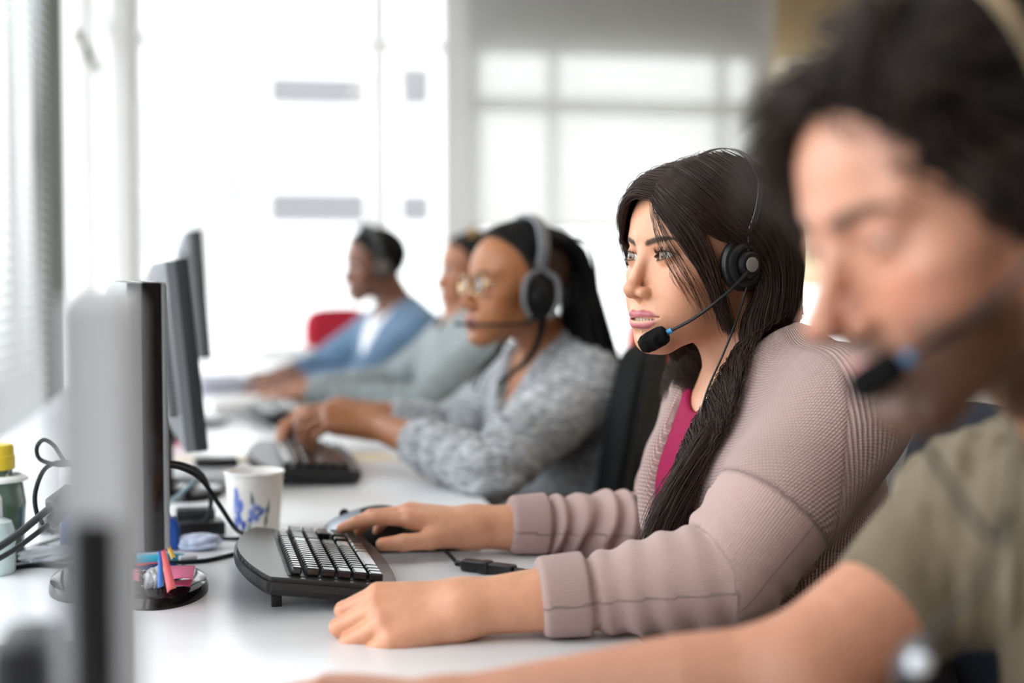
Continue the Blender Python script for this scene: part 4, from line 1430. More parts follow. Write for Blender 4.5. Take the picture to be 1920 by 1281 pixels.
        le = mb.build('lens', gl, root, thick=.10); le.data.transform(Ml); le.modifiers[0].thickness = .0012
        q = MB().tube([(s * 5.6, -9.1, 0), (s * 6.6, -7.6, .1), (s * 7.3, -3, .0), (s * 7.5, 0, -.3), (s * 7.4, 1.5, -1.6)], .10, 6).build('temple', gold, root); q.data.transform(Ml)
    q = MB().tube([(-1.0, -9.75, -.1), (0, -10.1, .15), (1.0, -9.75, -.1)], .1, 6).build('bridge', gold, root); q.data.transform(Ml)
    es = MB().sphere((7.5, .8, -4.6), .32).build('earring', SILV); es.matrix_world = M; adopt(es, o)
    return o


# ---- the woman behind her
p4 = dict(who='woman_grey', face=dict(full=.1, lips=1.25, jaw=.84, nose=.95, nosew=1.15), hsize=.97, skin=(.38, .155, .075), lipcol=(.30, .10, .09), browcol=(.04, .02, .015), base=(.66, 3.85, .45),
          res=.0045, hres=.003, neckr=.046, skinmat=SKIN, shoemat=SHOE)
p4['M'] = head_frame(CAM + ray(886, 510) * 3.92, 84, 0, 0, .97)
b4 = p4['b'] = dict(shL=A3(.660, 3.69, .905), shR=A3(.61, 4.02, .905), nb=A3(.640, 3.85, .965), elL=at(790, 762, 3.62), wrL=at(575, 742, 3.80), elR=A3(.46, 4.10, .79), wrR=at(560, 735, 4.0),
                    chest=A3(.645, 3.85, .82), belly=A3(.66, 3.85, .68), pelvis=A3(.70, 3.85, .56), knee=A3(.34, 0, .50), rchest=(.15, .105, .16), bust=(.065, .065, .01, .055), armr=(.045, .04, .036, .025))
b4['TF'] = tilt_frame(b4['shL'] - b4['shR'], A3(-.05, 0, 1))
p4['hands'] = [hand_caps(b4['wrL'], (-1, .1, -.1), (0, -.3, 1), True, [(20, 30, 20), (24, 32, 20), (26, 32, 20), (30, 32, 20)], size=.95),
               hand_caps(b4['wrR'], (-1, -.1, -.1), (0, 0, 1), False, [(20, 30, 20), (24, 32, 20), (26, 32, 20), (30, 32, 20)], size=.95)]


def build_p4():
    p, b, M = p4, b4, p4['M']
    o = person_body(p)
    tag(o, 'woman with tied back black hair in a pale grey sweater, behind the woman with braids', 'person')
    eyes(p, o, (.03, .015, .01))
    dress(p, o, 'sweater', .016, fabric('grey_green_knit', (.24, .28, .285), (.29, .33, .335)), {'L': (.01, (.060, .062, .058, .052, .044, .036)), 'R': (.03, (.06, .06, .055, .05, .042, .036))}, neck=(.055, .06), res=.007)
    limb_trousers(p, b, DENIM, o, .012)
    sdf = head_sdf(p['face'])
    h = scalp(M, o, sdf, .6, lambda x, y, z: (y - (7.0 - .07 * x * x + .25 * (z - 7) + np.where(z < 3, (z - 3) * .8, 0))) * .75, low=-4.5, res=.35)
    bn = MB().sphere((0, 9.5, 5.5), (4.2, 3.8, 4.0)).build('hair_bun', BLKHAIR, h)
    bd = MB().lathe([(1.5, -1.0), (1.75, -.9), (1.75, .9), (1.5, 1.0)], (3.0, -1.2, 10.7), 20, Matrix.Rotation(R(70), 3, 'X')).build('hair_clip', mat('yellow_clip', (.55, .33, .06), .5), h)
    bd['label'] = 'yellow hair clip'
    return o


# ---- the man in blue at the far end
p5 = dict(who='man_blue', face=dict(male=.7, full=.15, lips=1.3, jaw=.95, nose=1.0, nosew=1.3), hsize=1.0, skin=(.20, .085, .05), lipcol=(.17, .06, .05), browcol=(.02, .012, .01), base=(.54, 4.62, .45),
          res=.0045, hres=.003, neckr=.056, skinmat=SKIND, shoemat=SHOE)
p5['M'] = head_frame(CAM + ray(702, 497) * 4.58, 78, 6, 0, 1.02)
b5 = p5['b'] = dict(shL=A3(.595, 4.43, .915), shR=A3(.50, 4.80, .92), nb=A3(.545, 4.62, .978), elL=at(660, 722, 4.35), wrL=at(545, 722, 4.40), elR=A3(.30, 4.86, .79), wrR=at(525, 705, 4.75),
                    chest=A3(.545, 4.62, .82), belly=A3(.55, 4.62, .68), pelvis=A3(.58, 4.62, .56), knee=A3(.28, 0, .50), rchest=(.18, .12, .17), armr=(.055, .047, .043, .029))
b5['TF'] = tilt_frame(b5['shL'] - b5['shR'], A3(-.12, 0, 1))
p5['hands'] = [hand_caps(b5['wrL'], (-1, .0, -.05), (0, -.2, 1), True, [(20, 30, 20), (24, 32, 20), (26, 32, 20), (30, 32, 20)], size=1.08),
               hand_caps(b5['wrR'], (-1, -.1, -.05), (0, 0, 1), False, [(20, 30, 20), (24, 32, 20), (26, 32, 20), (30, 32, 20)], size=1.08)]


def build_p5():
    p, b, M = p5, b5, p5['M']
    o = person_body(p)
    tag(o, 'man with short black hair in a blue shirt at the far end of the desks', 'person')
    eyes(p, o, (.02, .012, .01))
    dress(p, o, 'shirt', .018, fabric('blue_chambray', (.085, .155, .25), (.115, .195, .30)), {'L': (.06, (.066, .068, .064, .058, .05, .042)), 'R': (.06, (.066, .068, .064, .058, .05, .042))}, neck=(.06, .075), collar=.062, res=.007, vneck=(.09, .16))
    limb_trousers(p, b, DENIM, o, .012)
    TFm = b['TF']

    def tee(P):
        return smax(smax(torso_sdf(P, b, .008), -cap(P, b['nb'] - TFm[:, 1] * .02, b['nb'] + (0, 0, .12), .07, .08), .01), .62 - P[:, 2], .01)
    cloth('undershirt', tee, b['pelvis'] - (.3, .3, .05), b['nb'] + (.25, .3, .08), .009, mat('white_cotton', (.75, .76, .78), .85), o)
    sdf = head_sdf(p['face'])
    scalp(M, o, sdf, .9, lambda x, y, z: (y - (6.7 - .05 * x * x + .2 * (z - 7) + np.where(z < 3, (z - 3) * .9, 0))) * .75, low=-4.5, res=.3, extra=lambda Q: .35 * wob(Q, 2.2, 3))
    headset('headset', 'grey headset with a wide band on the man in blue', M,
            [(8.3, -.2, 1), (8.4, -1.0, 6), (6.6, -1.4, 10.4), (3, -1.6, 12.6), (0, -1.6, 13.1), (-3, -1.6, 12.6), (-6.6, -1.4, 10.4), (-8.4, -1, 6), (-8.3, -.2, 1)], 2.4, ((8.0, 0, -1.0), 2.9),
            [(9.2, -.4, -1.5), (8.8, -3.5, -4), (6.8, -7.0, -6.6), (4.4, -9.8, -8)], foam=1.6, foam_r=.6, bandmat=mat('dark_grey_band', (.07, .075, .075), .6), cupmat=mat('taupe_plastic', (.16, .14, .125), .5), boom_r=.2, band_t=.5)
    return o


def p2_headset():
    M = p2['M']
    loc = lambda x, y, Y: tuple(float(v) for v in to_local(M, np.array([at(x, y, Y)]))[0])
    headset('headset', 'slim black headset with a blue ringed foam microphone on the woman in pink', M,
            [(8.7, -.2, 2.2), (8.9, 1.0, 5.5), (7.9, 2.0, 9.0), (4.4, 2.4, 12.0), (0, 2.5, 12.9), (-4.4, 2.4, 12.0), (-7.9, 2.0, 9.0), (-8.9, 1.0, 5.5), (-8.7, -.2, 2.2)], .75, ((8.0, -.3, -1.0), 3.1),
            [(9.4, -.9, -1.9), (9.3, -2.3, -3.2), (8.3, -4.4, -5.2), (6.6, -6.5, -7.2), (4.75, -8.3, -8.6)], foam=3.6, foam_r=1.15, ring=BLUEP, button=mat('button_grey', (.22, .215, .20), .45), boom_r=.2, band_t=.22,
            bandmat=mat('black_steel_band', (.03, .03, .032), .25, coat=.6),
            cable=[(8.6, -.2, -3.4), (8.1, -1.2, -7), (7.2, -2.4, -11), (6.4, -4.2, -15.5), (6.2, -5.6, -20), (6.2, -8, -26)])
# ------------------------------------------------------------------ the room
WX, BY, RX, FY, CZ = -0.62, 9.0, 5.2, -2.6, 3.1
white_paint = mat('white_paint', (.80, .80, .79), .6)
_t = NT(white_paint); _t.bump(_t.noise(40, 4), .08, .004)
frame_white = mat('window_frame_white', (.86, .86, .85), .4)
warm_paint = mat('warm_wall_paint', (.46, .36, .26), .7)
_t = NT(warm_paint); _t.bump(_t.noise(40, 4), .08, .004)
GLASS = mat('window_glass', (1, 1, 1), 0.0, trans=1.0)
for _l in list(GLASS.node_tree.links): GLASS.node_tree.links.remove(_l)
_t = NT(GLASS); _a = _t.n('ShaderNodeBsdfTransparent'); _g = _t.n('ShaderNodeBsdfGlossy'); _g.inputs['Roughness'].default_value = .02
_m = _t.n('ShaderNodeMixShader'); _m.inputs[0].default_value = .04
_t.l(_a.outputs[0], _m.inputs[1]); _t.l(_g.outputs[0], _m.inputs[2]); _t.l(_m.outputs[0], GLASS.node_tree.nodes['Material Output'].inputs[0])


def struct(name, mb, m, parent=None, **k):
    o = mb.build(name, m, parent, smooth=False, **k)
    if parent is None: o['kind'] = 'structure'
    return o


def build_room():
    carpet = mat('grey_carpet', (.20, .20, .21), .95); t = NT(carpet)
    t.l(t.ramp(t.noise(160, 4, .7), [(.3, (.07, .065, .062)), (.7, (.13, .12, .115))]), t.b.inputs['Base Color']); t.bump(t.noise(300, 3), .6, .004)
    struct('floor', MB().box(((WX + RX) / 2, (FY + BY) / 2, -.05), (RX - WX + .6, BY - FY + .6, .1)), carpet)
    ctile = mat('ceiling_tile', (.78, .78, .77), .9); t = NT(ctile); t.bump(t.noise(60, 4), .3, .003)
    struct('ceiling', MB().box(((WX + RX) / 2, (FY + BY) / 2, CZ + .05), (RX - WX + .6, BY - FY + .6, .1)), ctile)
    # left wall: low parapet, posts and lintel, windows between
    w = MB().box((WX - .1, (FY + BY) / 2, .25), (.2, BY - FY + .4, .5)).box((WX - .1, (FY + BY) / 2, CZ - .1), (.2, BY - FY + .4, .2))
    posts = [-.7, .7, 2.3, 4.86, 7.2, 8.92]
    for y in posts:
        w.box((WX - .1, y, (CZ + .3) / 2), (.2, .16, CZ - .7 + .3))
    w.box((WX - .1, (FY - .7) / 2 - .1, CZ / 2), (.19, -.7 - FY + .2, CZ - .02))
    struct('wall_left', w, white_paint)
    struct('trim_1', MB().box((WX + .02, (FY + BY) / 2, .51), (.16, BY - FY, .03)), frame_white)
    post_m = mat('post_grey_green', (.07, .073, .06), .6)
    struct('trim_2', MB().box((WX + .055, 4.86, 1.8), (.07, .17, 2.6), bevel=.004), post_m)
    n = 1
    for a, b in zip(posts, posts[1:]):
        y0, y1 = a + .08, b - .08
        f = MB()
        for y in (y0 + .025, (y0 + y1) / 2, y1 - .025): f.box((WX - .10, y, 1.7), (.06, .05, 2.4))
        for z in (.525, 2.55, 2.875): f.box((WX - .10, (y0 + y1) / 2, z), (.055, y1 - y0, .05))
        fo = struct('window_%d' % n, f, frame_white); n += 1
        g = struct('glass', MB().box((WX - .10, (y0 + y1) / 2, 1.7), (.006, y1 - y0 - .1, 2.35)), GLASS, fo)
        pl = bpy.data.lights.new('daylight_portal', 'AREA'); pl.shape = 'RECTANGLE'; pl.size = 2.4; pl.size_y = y1 - y0; pl.cycles.is_portal = True
        po = bpy.data.objects.new('daylight_portal', pl); COL.objects.link(po); po.location = (WX - .22, (y0 + y1) / 2, 1.7); po.rotation_euler = (0, R(-90), 0)
    # a dark stay on the far left window
    st = MB().tube([at(138, 58, 6.0), at(165, 97, 6.0), at(190, 136, 6.0)], .018).build('window_stay', mat('stay_bronze', (.09, .085, .06), .5))
    tag(st, 'dark slanted window stay high on the left windows', 'window stay')
    # back wall
    X = lambda px: float(at(px, 500, BY)[0])
    Z = lambda py: float(at(900, py, BY)[2])
    cols = [WX, X(378), X(715), X(868), X(1430), RX]
    bw = MB().box(((WX + RX) / 2, BY + .1, .25), (RX - WX + .4, .2, .50))
    bw.box(((X(868) + RX) / 2, BY + .1, (2.60 + CZ) / 2), (RX - X(868), .2, CZ - 2.60))
    bw.box(((WX + X(868)) / 2, BY + .1, CZ - .04), (X(868) - WX, .2, .08))
    bw.box((WX - .02, BY + .095, 1.8), (.16, .21, 2.6)).box((X(860), BY + .095, 1.8), (.20, .21, 2.6)).box((RX + .05, BY + .095, 1.8), (.3, .21, 2.6)).box((X(1431), BY + .095, 1.8), (.09, .23, 2.6))
    struct('wall_back', bw, white_paint)
    spans = [(WX + .06, X(378)), (X(378), X(715)), (X(715), X(850)), (X(885), X(1425)), (X(1440), X(1440) + 1.6)]
    for i, (a, b) in enumerate(spans):
        f = MB(); top = 3.0 if i < 3 else 2.6
        for x in (a + .03, b - .03): f.box((x, BY + .08, (top + .5) / 2), (.050 if i < 3 else .07, .06, top - .5))
        zs = [.53, Z(88), 2.98] if i < 3 else [.53, Z(190), 2.57]
        for z in zs: f.box(((a + b) / 2, BY + .08, z), (b - a - .02, .052, (.065 if z > 1 and z < 2.9 else .05) if i < 3 else .10))
        if i == 3:
            for px in (1040, 1355): f.box((X(px), BY + .08, 1.55), (.07, .058, 2.0))
        fo = struct('window_%d' % n, f, frame_white); n += 1
        struct('glass', MB().box(((a + b) / 2, BY + .08, (top + .5) / 2), (b - a - .08, .006, top - .56)), GLASS, fo)
        pl = bpy.data.lights.new('daylight_portal', 'AREA'); pl.shape = 'RECTANGLE'; pl.size = b - a; pl.size_y = top - .5; pl.cycles.is_portal = True
        po = bpy.data.objects.new('daylight_portal', pl); COL.objects.link(po); po.location = ((a + b) / 2, BY + .22, (top + .5) / 2); po.rotation_euler = (R(-90), 0, 0)
    struct('wall_right', MB().box((RX + .1, (FY + BY) / 2, CZ / 2), (.2, BY - FY + .4, CZ)), warm_paint)
    struct('wall_front', MB().box(((WX + RX) / 2, FY - .1, CZ / 2), (RX - WX + .4, .2, CZ)), warm_paint)
    struct('baseboard_right', MB().box((RX - .01, (FY + BY) / 2, .05), (.02, BY - FY, .1)), frame_white)

    # blinds
    def blind(name, label, x0, x1, y, z0, z1, m, along='x', pitch=.03, tilt=62):
        root = empty(name, ((x0 + x1) / 2, y, z0) if along == 'x' else (y, (x0 + x1) / 2, z0), 0 if along == 'x' else R(90))
        tag(root, label, 'blind')
        L_ = x1 - x0; mb = MB(); n_ = int((z1 - z0) / pitch)
        for i in range(n_):
            mb.box((0, 0, .03 + i * pitch), (L_, pitch * .98, .0012), M=Matrix.Rotation(R(tilt), 4, 'X'))
        mb.build('slat_set', m, root, smooth=False)
        MB().box((0, 0, z1 - z0), (L_ + .01, .05, .05), bevel=.004).build('head_rail', frame_white, root)
        MB().box((0, 0, .01), (L_, .03, .018), bevel=.003).build('bottom_rail', mat('rail_grey', (.45, .46, .46), .5), root)
        for s in (-.35, .35):
            MB().cyl((L_ * s, -.018, 0), (L_ * s, -.018, z1 - z0), .0012, seg=6).build('cord', frame_white, root)
        return root
    sl = mat('blind_slat', (.74, .74, .72), .6)
    t = NT(sl); tr = t.n('ShaderNodeBsdfTranslucent'); tr.inputs[0].default_value = (.92, .92, .90, 1); mx = t.n('ShaderNodeMixShader'); mx.inputs[0].default_value = .38
    t.l(t.b.outputs[0], mx.inputs[1]); t.l(tr.outputs[0], mx.inputs[2]); t.l(mx.outputs[0], t.t.nodes['Material Output'].inputs[0])
    sb = mat('blind_slat_beige', (.66, .57, .40), .6)
    t = NT(sb); tr = t.n('ShaderNodeBsdfTranslucent'); tr.inputs[0].default_value = (.95, .85, .62, 1); mx = t.n('ShaderNodeMixShader'); mx.inputs[0].default_value = .6
    t.l(t.b.outputs[0], mx.inputs[1]); t.l(tr.outputs[0], mx.inputs[2]); t.l(mx.outputs[0], t.t.nodes['Material Output'].inputs[0])
    blind('venetian_blind', 'wide pale grey venetian blind on the back wall window', X(872), X(1418), BY - .06, Z(432), 3.02, sl, pitch=.034)
    blind('venetian_blind', 'beige venetian blind at the right end of the back wall', X(1444), X(1444) + 1.6, BY - .06, 1.0, 3.02, sb, pitch=.034)
    sg = mat('blind_slat_grey', (.50, .51, .52), .5)
    blind('venetian_blind', 'grey venetian blind on the left window wall before the dark post', 2.45, 4.72, WX + .05, .54, 2.9, sg, along='y', pitch=.032, tilt=35)
    # ceiling lights
    lm = mat('light_diffuser', (.9, .9, .9), .5, emit=(1, .86, .68), es=2.2)
    for i, (x, y) in enumerate([(1.6, .3), (1.6, 2.6), (1.6, 4.9), (3.6, .3), (3.6, 2.6), (3.6, 4.9)]):
        r_ = empty('ceiling_light', (x, y, CZ)); tag(r_, 'square recessed ceiling light panel over the room', 'ceiling light', 'ceiling light panels')
        MB().box((0, 0, -.012), (.62, 1.22, .024), bevel=.004).build('light_frame', frame_white, r_)
        MB().box((0, 0, -.028), (.56, 1.16, .01)).build('diffuser', lm, r_, smooth=False)
    # outside: a pale building across the street
    fac = mat('pale_render_wall', (.72, .72, .71), .9); dk = mat('far_window_grey', (.15, .15, .155), .7, spec=.2)
    bld = MB().box((3, 26.5, 5), (26, 3, 16)).build('street_building', fac, smooth=False)
    tag(bld, 'pale building seen across the street through the back windows', 'building')
    YB = 24.95
    for x0, y0, x1, y1 in [(512, 150, 680, 190), (752, 130, 806, 190), (512, 365, 680, 412), (752, 368, 806, 412), (272, 205, 352, 330), (272, 390, 352, 462), (430, 250, 450, 380)]:
        a = at(x0, y1, YB); c = at(x1, y0, YB)
        q = MB().box(((a[0] + c[0]) / 2, YB + .02, (a[2] + c[2]) / 2), ((c[0] - a[0]) * 1.1, .1, (c[2] - a[2]) * 1.25)).build('window', dk if x0 > 400 else mat('far_window_pale', (.45, .48, .50), .4), bld, smooth=False)
    pv = mat('pale_paving', (.55, .55, .54), .9)
    g = MB().box((0, 10, -3.2), (90, 90, .1)).build('street', pv, smooth=False); g['kind'] = 'structure'
    w = bpy.data.worlds.new('overcast_sky'); SC.world = w; w.use_nodes = True
    bg = w.node_tree.nodes['Background']; bg.inputs[0].default_value = (.93, .97, 1.0, 1); bg.inputs[1].default_value = 3.0
# ------------------------------------------------------------------ desks and what stands on them
DX0, DX1 = -.50, .403
desk_w = mat('desk_laminate', (.80, .81, .83), .28)
_t = NT(desk_w); _n = _t.noise(6, 5, .6, _t.mapping(_t.obj(), (1, 14, 1)))
_t.l(_t.ramp(_n, [(.3, (.80, .82, .85)), (.7, (.84, .86, .885))]), _t.b.inputs['Base Color'])
edge_m = mat('desk_edge_band', (.62, .62, .62), .5)
metal_g = mat('desk_leg_metal', (.35, .36, .37), .4, metal=.7)
cable_m = mat('cable_rubber', (.006, .010, .012), .6, spec=.2)
cable_g = mat('cable_grey', (.045, .048, .05), .55, spec=.25)
silver_p = mat('silver_plastic', (.20, .21, .22), .35, metal=.3)
black_g = mat('black_gloss', (.006, .005, .006), .10, spec=.35)
dgrey_p = mat('dark_grey_plastic', (.020, .024, .026), .45, spec=.35)


def pt(p, dz=0.0):
    return (float(p[0]), float(p[1]), float(p[2]) + dz)


def desks():
    labs = ['white desk nearest the camera, with the flowered cup on it', 'white desk where the woman with braids types', 'white desk at the far end by the man in blue']
    for i, (y0, y1) in enumerate([(.05, 2.088), (2.094, 4.132), (4.138, 6.18)]):
        r = empty('desk', ((DX0 + DX1) / 2, (y0 + y1) / 2, 0)); tag(r, labs[i], 'desk', 'row of white desks')
        L_ = y1 - y0; W_ = DX1 - DX0
        MB().box((0, 0, DZ - .0125), (W_, L_, .025), bevel=.0025).build('desktop', desk_w, r)
        for s in (-1, 1):
            f = MB().box((0, s * (L_ / 2 - .06), .02), (W_ - .12, .05, .04), bevel=.004).box((-.18, s * (L_ / 2 - .06), (DZ - .03) / 2), (.09, .05, DZ - .06), bevel=.004)
            f.box((-.02, s * (L_ / 2 - .06), DZ - .045), (W_ - .16, .05, .035))
            f.build('leg', metal_g, r)
        MB().box((-.20, 0, .52), (.018, L_ - .2, .32)).build('modesty_panel', edge_m, r)


def monitor(label, base, Yn, pn, pf, z0, z1, tilt=0, style='silver', Yf=None, neck=True, thick=.034):
    """pn / pf: pixels (x) of the near and far edge; built facing +x"""
    n = at(pn, 700, Yn); f = at(pf, 700, Yf)
    cx, cy = (n[0] + f[0]) / 2, (n[1] + f[1]) / 2
    L_ = math.hypot(f[0] - n[0], f[1] - n[1]); ang = math.atan2(f[1] - n[1], f[0] - n[0]) - math.pi / 2
    r = empty('monitor', (base[0], base[1], DZ)); tag(r, label, 'monitor')
    H = z1 - z0
    X = Matrix.Translation((cx - base[0], cy - base[1], (z0 + z1) / 2 - DZ)) @ Matrix.Rotation(ang, 4, 'Z') @ Matrix.Rotation(R(-tilt), 4, 'Y')

    def add(mb, nm, m, par=r, **k):
        o = mb.build(nm, m, par, **k); o.data.transform(X); return o
    bz = black_g if style == 'silver' else dgrey_p if style == 'dark' else mat('pale_bezel', (.46, .46, .47), .4)
    # front frame
    fr = MB()
    for sy in (-1, 1): fr.box((0, sy * (L_ / 2 - .009), 0), (.020, .018, H), bevel=.003)
    for sz in (-1, 1): fr.box((0, 0, sz * (H / 2 - .010)), (.020, L_ - .03, .020), bevel=.003)
    add(fr, 'bezel', bz)
    add(MB().box((.002, 0, 0), (.006, L_ - .034, H - .036)), 'screen', black_g)
    if style == 'silver':
        ft = MB()
        for sy in (-1, 1): ft.box((.0125, sy * (L_ / 2 - .006), 0), (.006, .011, H - .004), bevel=.002)
        for sz in (-1, 1): ft.box((.0125, 0, sz * (H / 2 - .006)), (.006, L_ - .02, .011), bevel=.002)
        add(ft, 'front_trim', silver_p)
    bc = silver_p if style == 'silver' else mat('monitor_back_grey', (.13, .14, .15), .5)
    if style == 'near': bc = mat('pale_silver_back', (.42, .42, .44), .45)
    sh = MB(); d = thick
    A = [(-.010, sy * (L_ / 2 - .001), sz * (H / 2 - .001)) for sy, sz in ((-1, -1), (1, -1), (1, 1), (-1, 1))]
    Bq = [(-.010 - .014, sy * (L_ / 2 - .001), sz * (H / 2 - .001)) for sy, sz in ((-1, -1), (1, -1), (1, 1), (-1, 1))]
    Cq = [(-.012 - d, sy * (L_ / 2 - .06), sz * (H / 2 - .05)) for sy, sz in ((-1, -1), (1, -1), (1, 1), (-1, 1))]
    va, vb, vc = ([sh.bm.verts.new(q) for q in K] for K in (A, Bq, Cq))
    sh.bm.faces.new(va[::-1]); sh.bm.faces.new(vc)
    for p_, q_ in ((va, vb), (vb, vc)):
        for i in range(4): sh.bm.faces.new((p_[i], p_[(i + 1) % 4], q_[(i + 1) % 4], q_[i]))
    back = add(sh, 'back_cover', bc)
    if style != 'near':
        vt = MB(); k = 22
        for i in range(k):
            z = -H / 2 + .06 + (H - .12) * i / (k - 1)
            vt.box((-.0125 - d, 0, z), (.004, L_ - .15, .0045))
            for sy in (-1, 1):
                vt.box((-.030 - .4 * (d - .034), sy * (L_ / 2 - .033), z), (.016, .035, .0045), rz=sy * .3)
        add(vt, 'vent_grille', dgrey_p if style == 'dark' else mat('vent_grey', (.17, .175, .18), .5), back)
    else:
        add(MB().box((-.009, 0, -H / 2 + .107), (.022, L_ * 1.006, .216), bevel=.004), 'lower_dark_block', BLACKP, back)  # black block over the lower part of the near monitor
    if style == 'dark':
        add(MB().box((-.022, -L_ / 2 + .055, -.055), (.018, .05, .085), bevel=.008), 'port_bay', BLACKP, back)
    # stand: neck and round foot
    if neck:
        st = MB().box((-.036, 0, (z0 - DZ) / 2 + .06), (.03, .07, z0 - DZ + .13), bevel=.008)
        st.build('neck', black_g if style == 'silver' else BLACKP, r)
        MB().lathe([(0, .018), (.8, .016), (.96, .012), (1, .004), (1, 0), (0, 0)], (.004, 0, 0), 56, Matrix.Diagonal((.058, .10, 1))).build('foot', black_g, r)
    return r


def keyboard(label, c, L_, W_, rz, tilt=5.5, style='silver', lift=.004):
    """long side along local y, back (function keys) towards -x"""
    r = empty('keyboard', (c[0], c[1], DZ + .0005), rz); tag(r, label, 'keyboard')
    T = Matrix.Translation((W_ / 2, 0, lift + .004)) @ Matrix.Rotation(R(tilt), 4, 'Y') @ Matrix.Translation((-W_ / 2, 0, 0))

    def add(mb, nm, m, par=r, **k):
        o = mb.build(nm, m, par, **k); o.data.transform(T); return o
    hl_, hw = L_ / 2, W_ / 2
    out = []
    for i in range(17):                                            # bowed back edge
        t_ = i / 16; out.append((-hw - .030 * math.sin(math.pi * t_) ** .8 - .004, -hl_ + L_ * t_))
    out += [(hw + .006, hl_), (hw + .012, hl_ * .5), (hw + .014, 0), (hw + .012, -hl_ * .5), (hw + .006, -hl_)]
    shell = MB().prism(out, .016, bevel=.004)
    body = add(shell, 'case', mat('graphite_plastic', (.022, .022, .022), .35, spec=.35))
    add(MB().prism([(x * .985, y * .985) for x, y in out], .012, Matrix.Translation((0, 0, -.003)), bevel=.003), 'underside', BLACKP, body)
    rail = [(x * .97, y * .975) for x, y in out]
    add(MB().prism(rail, .0016, Matrix.Translation((0, 0, .0156))), 'top_plate', mat('plate_graphite', (.040, .040, .039), .30, metal=.2) if style == 'silver' else BLACKP, body)
    add(MB().box((.004, 0, .0174), (W_ * .80, L_ * .90, .001)), 'key_well', BLACKP, body)
    keys = MB(); prints = MB()
    rows = 6; px_ = W_ * .79 / rows; py_ = L_ * .885 / 22

    def key(x, y, w, l):
        keys.box((x, y, .0222), (w - .0028, l - .0026, .0088), bevel=.0016, seg=1)
    r_ = random.Random(3)
    for i in range(rows):
        x = -W_ * .79 / 2 + px_ * (i + .5) + .004
        y = -L_ * .885 / 2
        segs = [1] * 15 if i == 0 else ([1] * 13 + [2] if i == 1 else [1.5] + [1] * 12 + [1.5] if i == 2 else [1.75] + [1] * 11 + [2.25] if i == 3 else [2.25] + [1] * 10 + [2.75] if i == 4 else [1.4, 1.2, 1.4, 6.4, 1.4, 1.2, 2.0])
        for s_ in segs:
            l = s_ * py_; key(x, y + l / 2, px_ * (.78 if i == 0 else 1), l); y += l
        y += py_ * .3
        for j in range(3):
            if i in (3,) or (i == 4 and j != 1): y += py_; continue
            key(x, y + py_ / 2, px_ * (.78 if i == 0 else 1), py_); y += py_
        y += py_ * .3
        if i > 0:
            for j in range(4):
                if y + py_ <= L_ * .885 / 2 + .004: key(x, y + py_ / 2, px_, py_)
                y += py_
    km = mat('key_caps', (.014, .014, .015), .16, coat=.3)
    add(keys, 'keys', km, body)
    for s in (-1, 1):
        MB().box((-hw + .01, s * (hl_ - .05), lift + .002), (.012, .016, .008 + 2 * lift), bevel=.002).build('foot', BLACKP, r)
    return r


def tube_thing(name, label, cat, pts, rad, m=None, group=None, seg=10):
    o = MB().tube(pts, rad, seg).build(name, m or cable_m)
    tag(o, label, cat, group)
    return o


